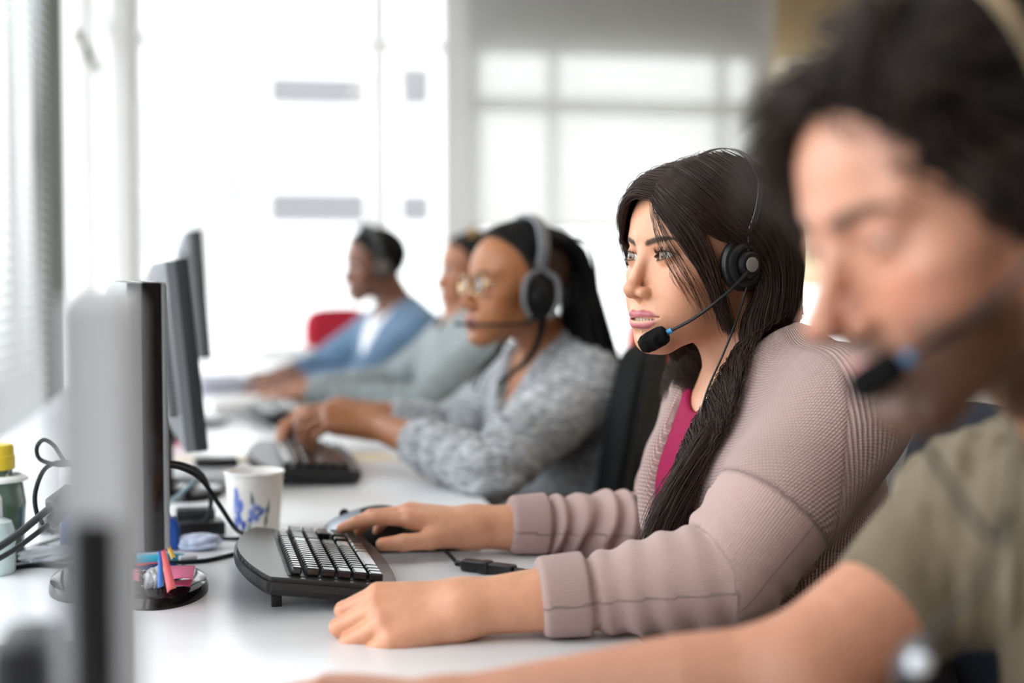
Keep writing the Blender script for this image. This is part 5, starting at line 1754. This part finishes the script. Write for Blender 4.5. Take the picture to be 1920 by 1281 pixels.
def clutter():
    # ---- monitors
    monitor('silver backed monitor seen edge on in front of the woman in pink', A3(-.090, 1.685, DZ), 1.475, 286, 246, .826, 1.10, 0, 'silver', Yf=1.83, thick=.030)
    monitor('blurred pale monitor at the left edge nearest the camera', A3(-.075, .80, DZ), .625, 212, 224, .79, 1.098, 0, 'near', Yf=.98, thick=.008)
    monitor('dark grey monitor tilted back, second along the desks', A3(-.075, 2.42, DZ), 2.21, 360, 327, .835, 1.13, 5.5, 'dark', Yf=2.62)
    monitor('dark monitor standing tallest, third along the desks', A3(-.07, 3.55, DZ), 3.38, 383, 369, .905, 1.21, 4, 'dark', Yf=3.78)
    ft = MB().lathe([(0, .018), (.8, .016), (.96, .012), (1, .004), (1, 0), (0, 0)], (0, 0, 0), 56, Matrix.Diagonal((.045, .09, 1))).build('monitor_stand', black_g)
    ft.location = pt(atz(168, 1100), .0005)
    tag(ft, 'round black glossy stand base behind the blurred near monitor', 'stand')
    # ---- keyboards and mice
    keyboard('black keyboard with silvery rim in front of the woman in pink', (.100, 1.695), .315, .134, R(2.0), tilt=7.5, lift=.003)
    keyboard('dark keyboard below the hands of the woman with braids', (.135, 2.66), .42, .15, R(1), style='dark', tilt=4)
    keyboard('dark keyboard beyond the typing hands, in front of the woman in grey', (.155, 3.62), .42, .15, R(2), style='dark', tilt=4)
    mb_ = mat('mouse_black', (.014, .014, .015), .42)

    def mouse(label, c, rz, s=1.0, silver=True):
        r = empty('computer_mouse', (c[0], c[1], DZ + .003), rz); tag(r, label, 'mouse')
        def shape(P):
            d = ell(P, (0, 0, 0), (.066 * s, .036 * s, .042 * s))
            d = smin(d, ell(P, (.018, 0, .004), (.042 * s, .035 * s, .040 * s)), .02)
            return smax(d, -P[:, 2], .004)
        V, F = nets(shape, axis_samples(-.09, .09, .003), axis_samples(-.06, .06, .003), axis_samples(-.01, .06, .003))
        link('shell', np_mesh('shell', V, F, [mb_]), r)
        if silver:
            def but(P):
                d = shape(P) - .0012
                d = smax(d, P[:, 0] + .012, .002)
                return smax(d, -(P[:, 2] - .008), .001)
            V, F = nets(but, axis_samples(-.09, .02, .002), axis_samples(-.06, .06, .002), axis_samples(-.01, .06, .002))
            b_ = link('button', np_mesh('button', V, F, [mat('mouse_silver', (.30, .33, .37), .3, metal=.5)]), r); b_['label'] = 'silver front buttons'
        MB().cyl((-.035, -.004, .036 * s), (-.035, .004, .036 * s), .007).build('scroll_wheel', BLACKP, r)
        return r
    pad = MB().box((0, 0, .0015), (.20, .19, .003), bevel=.001).build('mouse_mat', mat('mat_black', (.012, .013, .014), .8))
    pad.location = pt(atz(745, 1012), .0003); tag(pad, 'black mouse mat under the hand of the woman in pink', 'mouse mat')
    m0 = atz(708, 1014)
    mouse('black and silver mouse under the hand of the woman in pink', (m0[0] - .012, m0[1] - .02), R(-6), 1.06)
    m1 = atz(552, 846)
    mouse('black mouse lying beyond the keyboard of the woman with braids', (m1[0], m1[1]), R(60), .95, False)
    # ---- flowered paper cup
    c = atz(478, 1004); H = .089
    seg, rows = 96, 60
    V = []; F = []
    prof = [(.0335 + (.0405 - .0335) * k / (rows - 1), H * k / (rows - 1)) for k in range(rows)]
    for r_, z in prof:
        for i in range(seg):
            a = 2 * math.pi * i / seg; V.append((r_ * math.cos(a), r_ * math.sin(a), z))
    for k in range(rows - 1):
        for i in range(seg):
            j = (i + 1) % seg; F.append((k * seg + i, k * seg + j, (k + 1) * seg + j, (k + 1) * seg + i))
    V = np.array(V); F = np.array(F)
    # towards the camera the angle is about -90 deg; u in mm to the right, v in mm up
    u = (np.arctan2(V[:, 1], V[:, 0]) + math.pi / 2 + .0); u = (u + math.pi) % (2 * math.pi) - math.pi
    u = u * 37; v = V[:, 2] * 1000
    col = np.tile((.80, .78, .75), (len(V), 1)) * (.96 + .05 * wob(V, 300, 2))[:, None]

    def blob(cx, cy, rx, ry, ang, c_):
        a = math.radians(ang); du = u - cx; dv = v - cy
        x_ = du * math.cos(a) + dv * math.sin(a); y_ = -du * math.sin(a) + dv * math.cos(a)
        m = np.clip(1.6 - 1.6 * ((x_ / rx) ** 2 + (y_ / ry) ** 2), 0, 1)[:, None]
        col[:] = col * (1 - m) + np.array(c_) * m
    for g in ((17, 34, 2.6, 26, -8, (.02, .07, .045)), (-3, 52, 2.6, 18, 8, (.05, .13, .11)), (-18, 14, 2.5, 18, 4, (.10, .22, .14)), (-10, 12, 3, 16, -14, (.12, .24, .16))): blob(*g)
    for g in ((-30, 20, 5, 14, 8, (.08, .14, .46)), (10, 40, 6, 5, 10, (.16, .22, .56)), (-7, 28, 5, 6, -30, (.10, .15, .45)), (-26, 52, 7, 10, 20, (.16, .24, .60))): blob(*g)
    for g in ((-26, 62, 5, 13, 6, (.14, .20, .55)), (-21, 46, 6, 12, -10, (.10, .16, .50)), (-24, 30, 5, 12, 10, (.04, .10, .45)), (-17, 20, 5, 8, -20, (.03, .07, .36)), (-30, 44, 4, 12, 0, (.22, .30, .62)),
              (4, 44, 8, 5, -25, (.13, .17, .45)), (-4, 36, 6, 9, 20, (.18, .25, .58)), (7, 36, 7, 4, 30, (.09, .11, .33)), (2, 30, 5, 6, 0, (.14, .22, .52)), (-2, 46, 3, 8, -20, (.28, .36, .66))): blob(*g)
    pm = mat('printed_paper', (.8, .8, .8), .55); t = NT(pm); t.l(t.attr('col').outputs['Color'], t.b.inputs['Base Color'])
    r = empty('paper_cup', pt(c)); tag(r, 'white paper cup printed with blue irises beside the keyboard', 'cup')
    link('wall', np_mesh('wall', V, F, [pm], attrs={'col': np.c_[col, np.ones(len(col))]}), r)
    paper = mat('cup_paper', (.82, .81, .79), .6)
    MB().lathe([(.0325, .004), (.0395, H - .001), (.0405, H), (.0418, H - .0004), (.0424, H + .0012), (.0414, H + .0028), (.0395, H + .0022), (.0388, H - .002), (.0318, .006), (0, .006)], (0, 0, 0), 64).build('rim', paper, r)
    MB().lathe([(0, .004), (.033, .004), (.0335, 0), (.0328, 0)], (0, 0, 0), 48).build('base', paper, r)
    # ---- connector on its cable
    a, b_ = atz(868, 1058, DZ + .008), atz(965, 1070, DZ + .008)
    r = empty('cable_connector', pt((a + b_) / 2)); tag(r, 'black cable connector lying between the two forearms', 'connector')
    o3 = (a + b_) / 2; d = unit(b_ - a); s_ = np.cross(d, (0, 0, 1))

    def lump(x0, x1, w, h, nm):
        mid = d * (x0 + x1) / 2; ang = math.atan2(d[1], d[0])
        return MB().box(tuple(mid), (x1 - x0, w, h), rz=ang, bevel=min(w, h) * .32, seg=3).build(nm, BLACKP, r)
    half = np.linalg.norm(b_ - a) / 2
    lump(-half, -.002, .017, .014, 'socket'); lump(-.012, .004, .0195, .016, 'collar'); lump(.002, half, .0165, .013, 'plug')
    for x0, x1 in ((-half - .010, -half + .002), (half - .002, half + .012)):
        MB().cyl(tuple(d * x0), tuple(d * x1), .0038).build('strain_relief', BLACKP, r)
    tube_thing('cable', 'dark cable from the keyboard to the black connector', 'cable', [pt(atz(640, 1050), .004), pt(atz(700, 1036), .004), pt(atz(745, 1027), .012), pt(atz(795, 1025), .014), pt(atz(832, 1042), .008), pt(a - d * .008)], .0024)
    tube_thing('cable', 'dark cable from the black connector into the pink sleeve', 'cable', [pt(b_ + d * .010), pt(atz(992, 1071, DZ + .008)), pt(atz(1030, 1078, DZ + .012))], .0022)
    tube_thing('cable', 'dark teal cable lying beside the mouse mat', 'cable', [pt(atz(668, 1030), .005), pt(atz(720, 1026), .006), pt(atz(780, 1021), .006), pt(atz(848, 1018), .004)], .0028, mat('cable_teal', (.015, .09, .13), .45))
    # ---- cables behind the silver monitor
    tube_thing('cable', 'black cable looping high from the silver monitor down beside the cup', 'cable', [pt(at(302, 872, 1.72)), pt(at(340, 878, 1.76)), pt(at(378, 900, 1.80)), pt(at(412, 948, 1.84)), pt(at(440, 990, 1.88)), pt(atz(462, 1012), .004), pt(atz(440, 1016), .004), pt(atz(380, 1012), .004), pt(atz(310, 1000), .004)], .0030)
    tube_thing('cable', 'black cable hanging in a wide loop left of the cup', 'cable', [pt(at(302, 866, 1.76)), pt(at(345, 872, 1.80)), pt(at(378, 890, 1.86)), pt(at(395, 930, 1.92)), pt(at(390, 968, 1.98)), pt(atz(372, 990), .004), pt(atz(335, 1000), .004)], .0030)
    tube_thing('cable', 'grey cable crossing the desk behind the silver monitor', 'cable', [pt(at(366, 900, 2.1)), pt(at(340, 925, 2.12)), pt(at(308, 950, 2.14)), pt(atz(290, 975), .005)], .0028, mat('cable_slate', (.13, .2, .23), .5))
    tube_thing('cable', 'black keyboard cable running left across the desk', 'cable', [pt(atz(470, 1040), .006), pt(atz(430, 1046), .003), pt(atz(385, 1056), .003), pt(atz(330, 1060), .003), pt(atz(240, 1066), .003), pt(atz(120, 1066), .003), pt(atz(50, 1066), .003), pt(atz(-60, 1086), .003)], .0030)
    tube_thing('cable', 'black cable hanging below the dark tilted monitor', 'cable', [pt(at(330, 770, 2.5)), pt(at(328, 820, 2.5)), pt(at(312, 850, 2.45)), pt(at(296, 866, 2.4)), pt(at(280, 872, 2.38))], .004)
    # left side cables and ferrite plugs
    Yl = 1.78
    tube_thing('cable', 'black cable rising in a loop at the left window side', 'cable', [pt(at(150, 872, Yl)), pt(at(118, 866, Yl + .02)), pt(at(84, 880, Yl)), pt(at(66, 925, Yl - .02)), pt(at(70, 965, Yl - .02)), pt(at(86, 988, Yl - .02)), pt(atz(100, 1000, DZ + .03))], .0028)
    tube_thing('cable', 'thin black cable tied in a teardrop loop', 'cable', [pt(at(140, 868, Yl)), pt(at(112, 872, Yl)), pt(at(76, 862, Yl + .01)), pt(at(69, 840, Yl + .01)), pt(at(82, 825, Yl)), pt(at(102, 836, Yl)), pt(at(120, 862, Yl)), pt(at(142, 878, Yl))], .0026)
    for nm, p0, p1, q0, q1, rad in (('thick grey cable ending in the upper ferrite plug', (-40, 1050), (92, 954), (94, 952), (136, 920), .0105), ('thin grey cable ending in the lower ferrite plug', (-40, 1068), (86, 988), (90, 984), (136, 934), .0085)):
        r = empty('plug_cable', pt(at(*p1, 1.62))); tag(r, nm, 'cable')
        lo_ = np.array(r.location)
        MB().tube([at(*p0, 1.55) - lo_, (at(*p0, 1.55) + at(*p1, 1.62)) / 2 - lo_ + (0, 0, -.003), at(*q0, 1.62) - lo_], .0042 if rad > .01 else .003).build('lead', cable_g, r)
        A_, B_ = at(*q0, 1.62) - lo_, at(*q1, 1.64) - lo_
        dv = unit(B_ - A_)
        MB().lathe([(0, 0), (rad * .7, 0), (rad, .003), (rad, np.linalg.norm(B_ - A_) - .003), (rad * .75, np.linalg.norm(B_ - A_)), (0, np.linalg.norm(B_ - A_))], tuple(A_), 24, Vector((0, 0, 1)).rotation_difference(Vector(dv)).to_matrix()).build('ferrite_core', mat('ferrite_grey', (.075, .078, .078), .55, spec=.3), r)
        MB().tube([B_, B_ + dv * .03 + (0, .01, 0), B_ + dv * .06 + (0, .03, -.01)], .003).build('tail', cable_g, r)
    tube_thing('cable', 'dark green cable along the desk behind the bottles', 'cable', [pt(atz(-60, 1050), .004), pt(atz(20, 1042), .004), pt(atz(90, 1026), .006), pt(atz(150, 1008), .006), pt(atz(230, 1000), .006)], .0026, mat('cable_green', (.02, .05, .045), .5))
    # ---- bottles
    b0 = atz(-3, 1052); bg_ = mat('green_liquid_bottle', (.10, .15, .11), .18, coat=.4)
    r = empty('bottle', pt(b0)); tag(r, 'dark green squeeze bottle with a yellow cap at the left edge', 'bottle')
    k = .62
    MB().lathe([(0, 0), (.030 * k * 1.5, 0), (.034 * k * 1.5, .006), (.036 * k * 1.5, .05), (.038 * k * 1.5, .075), (.034 * k * 1.5, .10), (.022 * k * 1.5, .112), (.019, .114), (.019, .124), (0, .124)], (0, 0, 0), 40).build('body', bg_, r)
    MB().lathe([(.0205, .118), (.0225, .119), (.0225, .136), (.021, .1375), (.021, .147), (.019, .150), (0, .150)], (0, 0, 0), 40).build('cap', mat('yellow_cap', (.72, .52, .03), .4), r)
    MB().lathe([(.036, .1035), (.0385, .1045), (.037, .108), (.030, .1115)], (0, 0, 0), 40).build('shoulder_band', mat('white_band', (.75, .77, .76), .4), r)
    b1_ = atz(-15, 1075)
    r = empty('bottle', pt(b1_)); tag(r, 'pale translucent bottle with a white cap in front of the green bottle', 'bottle')
    MB().lathe([(0, 0), (.026, 0), (.028, .005), (.028, .05), (.024, .064), (.012, .07), (0, .07)], (0, 0, 0), 40).build('body', mat('pale_bottle', (.62, .74, .74), .25, coat=.3), r)
    MB().lathe([(.012, .068), (.0135, .07), (.013, .092), (.010, .098), (0, .098)], (0, 0, 0), 32).build('cap', mat('white_cap', (.85, .86, .86), .4), r)
    r = empty('can', pt(atz(158, 1040))); tag(r, 'blue and white can half hidden by the blurred near monitor', 'can')
    MB().lathe([(0, 0), (.027, 0), (.029, .004), (.029, .065), (0, .065)], (0, 0, 0), 40).build('lower_body', mat('can_blue', (.05, .16, .45), .35), r)
    MB().lathe([(0, .065), (.029, .065), (.029, .112), (.026, .118), (0, .118)], (0, 0, 0), 40).build('upper_body', mat('can_white', (.78, .79, .80), .35), r)
    # ---- stationery by the monitor foot
    pink = mat('pink_note', (.90, .20, .42), .7); coral = mat('coral_strip', (.82, .16, .17), .6); bluer = mat('blue_strip', (.05, .17, .55), .4)
    def note(name, label, cat, corners, m, curl=.01, n=8, off=(0, 0, 0)):
        a, b, c_, d_ = (np.array(q, float) for q in corners)
        mb = MB(); rows = []
        for i in range(n + 1):
            s = i / n
            rows.append([tuple((a * (1 - s) + d_ * s) * (1 - t_) + (b * (1 - s) + c_ * s) * t_ + np.array((0, -curl * math.sin(math.pi * t_) * s, curl * .6 * math.sin(math.pi * t_) * s))) for t_ in np.linspace(0, 1, n + 1)])
        mb.strip(rows); o = mb.build(name, m, thick=.0006)
        tag(o, label, cat); return o
    note('sticky_note', 'pink sticky note folded on the monitor foot beside the coral strip', 'sticky note', [at(308, 1061, 1.655), at(366, 1061, 1.67), at(362, 1086, 1.565), at(310, 1090, 1.56)], pink, .006)
    note('sticky_note', 'dark pink sticky note lying flat under the pink one', 'sticky note', [atz(322, 1090, DZ + .021), atz(362, 1086, DZ + .021), atz(356, 1100, DZ + .021), atz(318, 1098, DZ + .021)], mat('dark_pink_note', (.45, .03, .12), .7), .002)
    note('sticky_note', 'small pink sticky note at the left of the monitor foot', 'sticky note', [at(226, 1068, 1.66), at(262, 1066, 1.66), at(262, 1090, 1.60), at(228, 1090, 1.60)], pink, .003)
    note('paper_strip', 'coral paper strip hanging from the monitor corner', 'strip', [at(297, 1000, 1.50), at(302, 1000, 1.50), at(330, 1103, 1.52), at(314, 1112, 1.52)], coral, .004)
    note('paper_strip', 'blue and white ribbon strip hanging from the monitor corner', 'strip', [at(297, 1010, 1.51), at(303, 1010, 1.51), at(306, 1100, 1.53), at(296, 1104, 1.53)], bluer, .004)
    note('paper_strip', 'yellow paper strip curling from the monitor corner', 'strip', [at(299, 990, 1.52), at(303, 990, 1.52), at(330, 1046, 1.55), at(322, 1050, 1.55)], mat('yellow_strip', (.80, .50, .08), .6), .004)
    wm = mat('clear_wrapper', (.70, .74, .78), .15, trans=.35)

    def crumple(name, label, c_, s, m, seed, flat=.5):
        rr = np.random.default_rng(seed)
        bm = bmesh.new(); bmesh.ops.create_icosphere(bm, subdivisions=4, radius=1)
        V_ = np.array([v.co[:] for v in bm.verts]); kk = rr.normal(size=(9, 3)) * 2.2
        d_ = sum(np.abs(np.sin(V_ @ q + i)) for i, q in enumerate(kk)) / 9
        for v, q in zip(bm.verts, d_): v.co = Vector((v.co.x * s[0], v.co.y * s[1], v.co.z * s[2])) * (.45 + .85 * q)
        mb = MB(); mb.bm.free(); mb.bm = bm
        o = mb.build(name, m, smooth=True, angle=12); o.location = pt(c_, s[2] * .8); tag(o, label, 'wrapper'); return o
    crumple('plastic_wrapper', 'crumpled clear wrapper on the monitor foot', atz(292, 1103, DZ + .014), (.014, .016, .014), wm, 1)
    crumple('plastic_wrapper', 'flat clear wrapper on the desk at the left by the cables', atz(90, 1050), (.045, .03, .010), wm, 2)
    crumple('plastic_wrapper', 'crumpled black foil wrapper on the monitor foot', atz(262, 1100, DZ + .014), (.020, .022, .010), mat('black_foil', (.012, .014, .016), .12, coat=.6), 3)
    crumple('plastic_wrapper', 'blue and white wrapper behind the pens', atz(375, 1030), (.028, .022, .012), mat('pale_blue_wrapper', (.50, .56, .72), .3), 4)
    r = empty('tape_holder', pt(atz(288, 1030))); tag(r, 'blue plastic tape holder behind the silver monitor', 'tape holder')
    MB().prism([(-.032, 0), (.034, 0), (.034, .030), (.026, .046), (.020, .036), (.004, .030), (-.030, .036)], .034, Matrix.Rotation(R(90), 4, 'X') @ Matrix.Translation((0, 0, -.017)), bevel=.003).build('body', mat('blue_body', (.012, .07, .33), .35), r)
    MB().lathe([(.009, -.008), (.016, -.008), (.016, .008), (.009, .008), (.009, -.008)], (.008, 0, .036), 32, Matrix.Rotation(R(90), 3, 'X')).build('tape_roll', mat('purple_tape', (.10, .05, .22), .4), r)
    for lab, p0, p1, rad, m in (('cyan marker pen behind the pink sticky note', (246, 1050), (345, 1046), .0058, mat('cyan_pen', (.02, .42, .62), .35)),
                                ('red pen lying behind the monitor foot', (240, 1064), (306, 1060), .004, mat('red_pen', (.55, .03, .05), .35)), ('dark teal pen nearest the monitor foot', (248, 1072), (312, 1069), .004, mat('teal_pen', (.02, .26, .36), .35))):
        A_, B_ = atz(*p0, DZ + rad), atz(*p1, DZ + rad); dv = B_ - A_
        r = empty('pen', pt(A_)); tag(r, lab, 'pen')
        MB().cyl((0, 0, 0), tuple(dv * .68), rad).build('barrel', m, r)
        MB().cyl(tuple(dv * .68), tuple(dv), rad * 1.12, rad * .95).build('cap', m if 'cyan' not in lab else mat('pen_cap_dark', (.02, .20, .30), .35), r)
    er = MB().box((0, 0, .005), (.022, .013, .010), rz=.3, bevel=.002).build('eraser', mat('clear_eraser', (.75, .76, .78), .3, trans=.3)); er.location = pt(atz(352, 1056)); tag(er, 'small translucent eraser beside the cyan marker', 'eraser')
    r = empty('power_adapter', pt(atz(352, 1003))); tag(r, 'flat black power adapter behind the blue tape holder', 'adapter')
    MB().box((0, 0, .010), (.10, .05, .020), rz=.15, bevel=.004).build('body', BLACKP, r)
    MB().box((.01, .035, .022), (.055, .035, .020), rz=.05, bevel=.004).build('plug_block', dgrey_p, r)
    r = empty('power_adapter', pt(atz(128, 998))); tag(r, 'dark green grey adapter lying left of the blue can', 'adapter')
    MB().box((0, 0, .012), (.075, .045, .024), rz=-.2, bevel=.006).build('body', mat('adapter_grey', (.09, .10, .095), .5), r)
    # ---- further along the row
    def box_thing(name, label, cat, px, py, size, m, rz=0, dz=0, bevel=.003):
        o = MB().box((0, 0, size[2] / 2), size, bevel=min(bevel, size[2] * .4)).build(name, m); o.location = pt(atz(px, py), dz + .0004); o.rotation_euler = (0, 0, rz); tag(o, label, cat); return o
    wp = mat('white_paper', (.82, .82, .82), .8)
    box_thing('paper_stack', 'stack of white papers beyond the dark tilted monitor', 'papers', 440, 775, (.13, .22, .035), wp, .1)
    box_thing('document_tray', 'pale grey document tray behind the cables', 'tray', 370, 905, (.13, .20, .022), mat('tray_grey', (.55, .57, .6), .4), -.05)
    bt = box_thing('notebook', 'black notebook lying on the pale grey tray', 'notebook', 405, 896, (.075, .05, .014), BLACKP, .1, .022)
    box_thing('folder', 'beige card folder across the desk below the dark monitor', 'folder', 405, 866, (.26, .10, .006), mat('beige_card', (.70, .62, .52), .7), 0)
    box_thing('paper_sheet', 'yellowish paper sheet near the sleeve of the woman with braids', 'paper', 690, 858, (.10, .14, .0012), mat('cream_paper', (.78, .68, .50), .8), .2)
    box_thing('desk_phone', 'pale grey desk phone beyond the paper stack', 'telephone', 412, 735, (.16, .17, .05), mat('phone_grey', (.40, .41, .48), .45), .3, 0, .015)
    box_thing('paper_stack', 'white papers on the far desk beside the hands of the man in blue', 'papers', 520, 672, (.25, .30, .05), wp, .2)
    box_thing('carton', 'white box at the far end of the desks', 'box', 450, 668, (.14, .2, .12), wp, .1)
    # grey pad at the near left corner
    g = MB().box((0, 0, .004), (.26, .22, .008), bevel=.002).build('desk_pad', mat('slate_pad', (.17, .19, .205), .6)); g.location = pt(atz(0, 1262)); g.location.x -= .050; g.location.y -= .035
    tag(g, 'slate grey desk pad at the near left corner', 'desk pad')
    # small red kit hanging below the second monitor
    box_thing('stapler', 'red stapler behind the silver monitor', 'stapler', 306, 832, (.10, .05, .05), mat('red_plastic', (.55, .04, .10), .4), 0, .06 * 0)


def chair(label, loc, rz, back_z=.98, m=None, arms=True, w=.44):
    r = empty('office_chair', (loc[0], loc[1], 0), rz); tag(r, label, 'chair')
    m = m or mat('chair_black', (.013, .015, .016), .8, spec=.3)
    # faces -x
    MB().box((0, 0, .405), (.46, .46, .07), bevel=.03, seg=4).build('seat', m, r)
    bk = MB(); rows = []
    for s_, xo in ((0, 0), (1, .045)):
        pass
    outl = []
    H = back_z - .56
    for i in range(40):
        a = 2 * math.pi * i / 40; n = 4.0
        outl.append((w / 2 * math.copysign(abs(math.cos(a)) ** (2 / n), math.cos(a)), H / 2 * math.copysign(abs(math.sin(a)) ** (2 / n), math.sin(a))))
    X = Matrix.Translation((.245, 0, .56 + H / 2)) @ Matrix.Rotation(R(9), 4, 'Y') @ Matrix.Rotation(R(90), 4, 'Z') @ Matrix.Rotation(R(90), 4, 'X')
    MB().prism(outl, .055, X, bevel=.015).build('backrest', m, r)
    MB().tube([(.0, 0, .41), (.20, 0, .405), (.285, 0, .45), (.30, 0, .60)], .022).build('back_bar', BLACKP, r)
    MB().cyl((0, 0, .12), (0, 0, .41), .028).build('gas_lift', metal_g, r)
    for k in range(5):
        a = 2 * math.pi * k / 5 + .3
        lg = MB().tube([(0, 0, .12), (.15 * math.cos(a), .15 * math.sin(a), .105), (.28 * math.cos(a), .28 * math.sin(a), .075)], [.028, .022, .018]).build('leg', BLACKP, r)
        MB().cyl((.28 * math.cos(a) - .012 * math.sin(a), .28 * math.sin(a) + .012 * math.cos(a), .028), (.28 * math.cos(a) + .012 * math.sin(a), .28 * math.sin(a) - .012 * math.cos(a), .028), .027).build('caster', BLACKP, lg)
    if arms:
        for s in (-1, 1):
            ar = MB().tube([(.06, s * .22, .44), (.06, s * .27, .47), (.06, s * .275, .62)], .014).build('arm_post', BLACKP, r)
            MB().box((.0, s * .275, .635), (.22, .05, .03), bevel=.012, seg=3).build('armrest', BLACKP, ar)
    return r


def chairs():
    chair('black office chair of the man in khaki, nearest the camera', (.69, .85), 0, 1.0, arms=False)
    chair('black office chair behind the woman in pink', (.645, 1.60), 0, .95, mat('chair_navy', (.016, .02, .034), .8), arms=False)
    chair('black office chair behind the woman with braids', (.50, 2.72), R(-24), .99, arms=False)
    chair('black office chair of the woman in grey', (.66, 3.86), 0, .86, arms=False)
    chair('black office chair of the man in blue', (.54, 4.62), 0, .86, arms=False)
    red = mat('chair_red', (.62, .02, .06), .6)
    chair('red office chair beyond the man in blue', (.650, 6.55), R(120), .95, red, False, .40)
    c = at(1152, 625, 7.2); chair('orange red office chair far behind between two women', (c[0] + .14, 7.2), R(60), .86, mat('chair_orange', (.7, .06, .03), .6), False, .30)
build_room()
desks()
clutter()
chairs()
for q in (build_p1, build_p3, build_p4, build_p5, build_p2, p2_headset):
    q()
SC.view_settings.exposure = 0.85
# ------------------------------------------------------------------ camera
cam = bpy.data.objects.new('camera', bpy.data.cameras.new('camera')); COL.objects.link(cam)
cam.data.sensor_width = 36.0; cam.data.lens = FPX * 36.0 / 1920; cam.data.clip_start = .02; cam.data.clip_end = 300
cam.matrix_world = Matrix.Translation(CAM) @ Matrix([[RT[0], UP[0], -FW[0]], [RT[1], UP[1], -FW[1]], [RT[2], UP[2], -FW[2]]]).to_4x4()
cam.data.dof.use_dof = True; cam.data.dof.focus_distance = 1.60; cam.data.dof.aperture_fstop = 1.9
SC.camera = cam
SC.view_settings.view_transform = 'Standard'; SC.view_settings.look = 'None'; SC.view_settings.gamma = 1.0
SC.view_settings.use_curve_mapping = False
SC.cycles.use_denoising = True
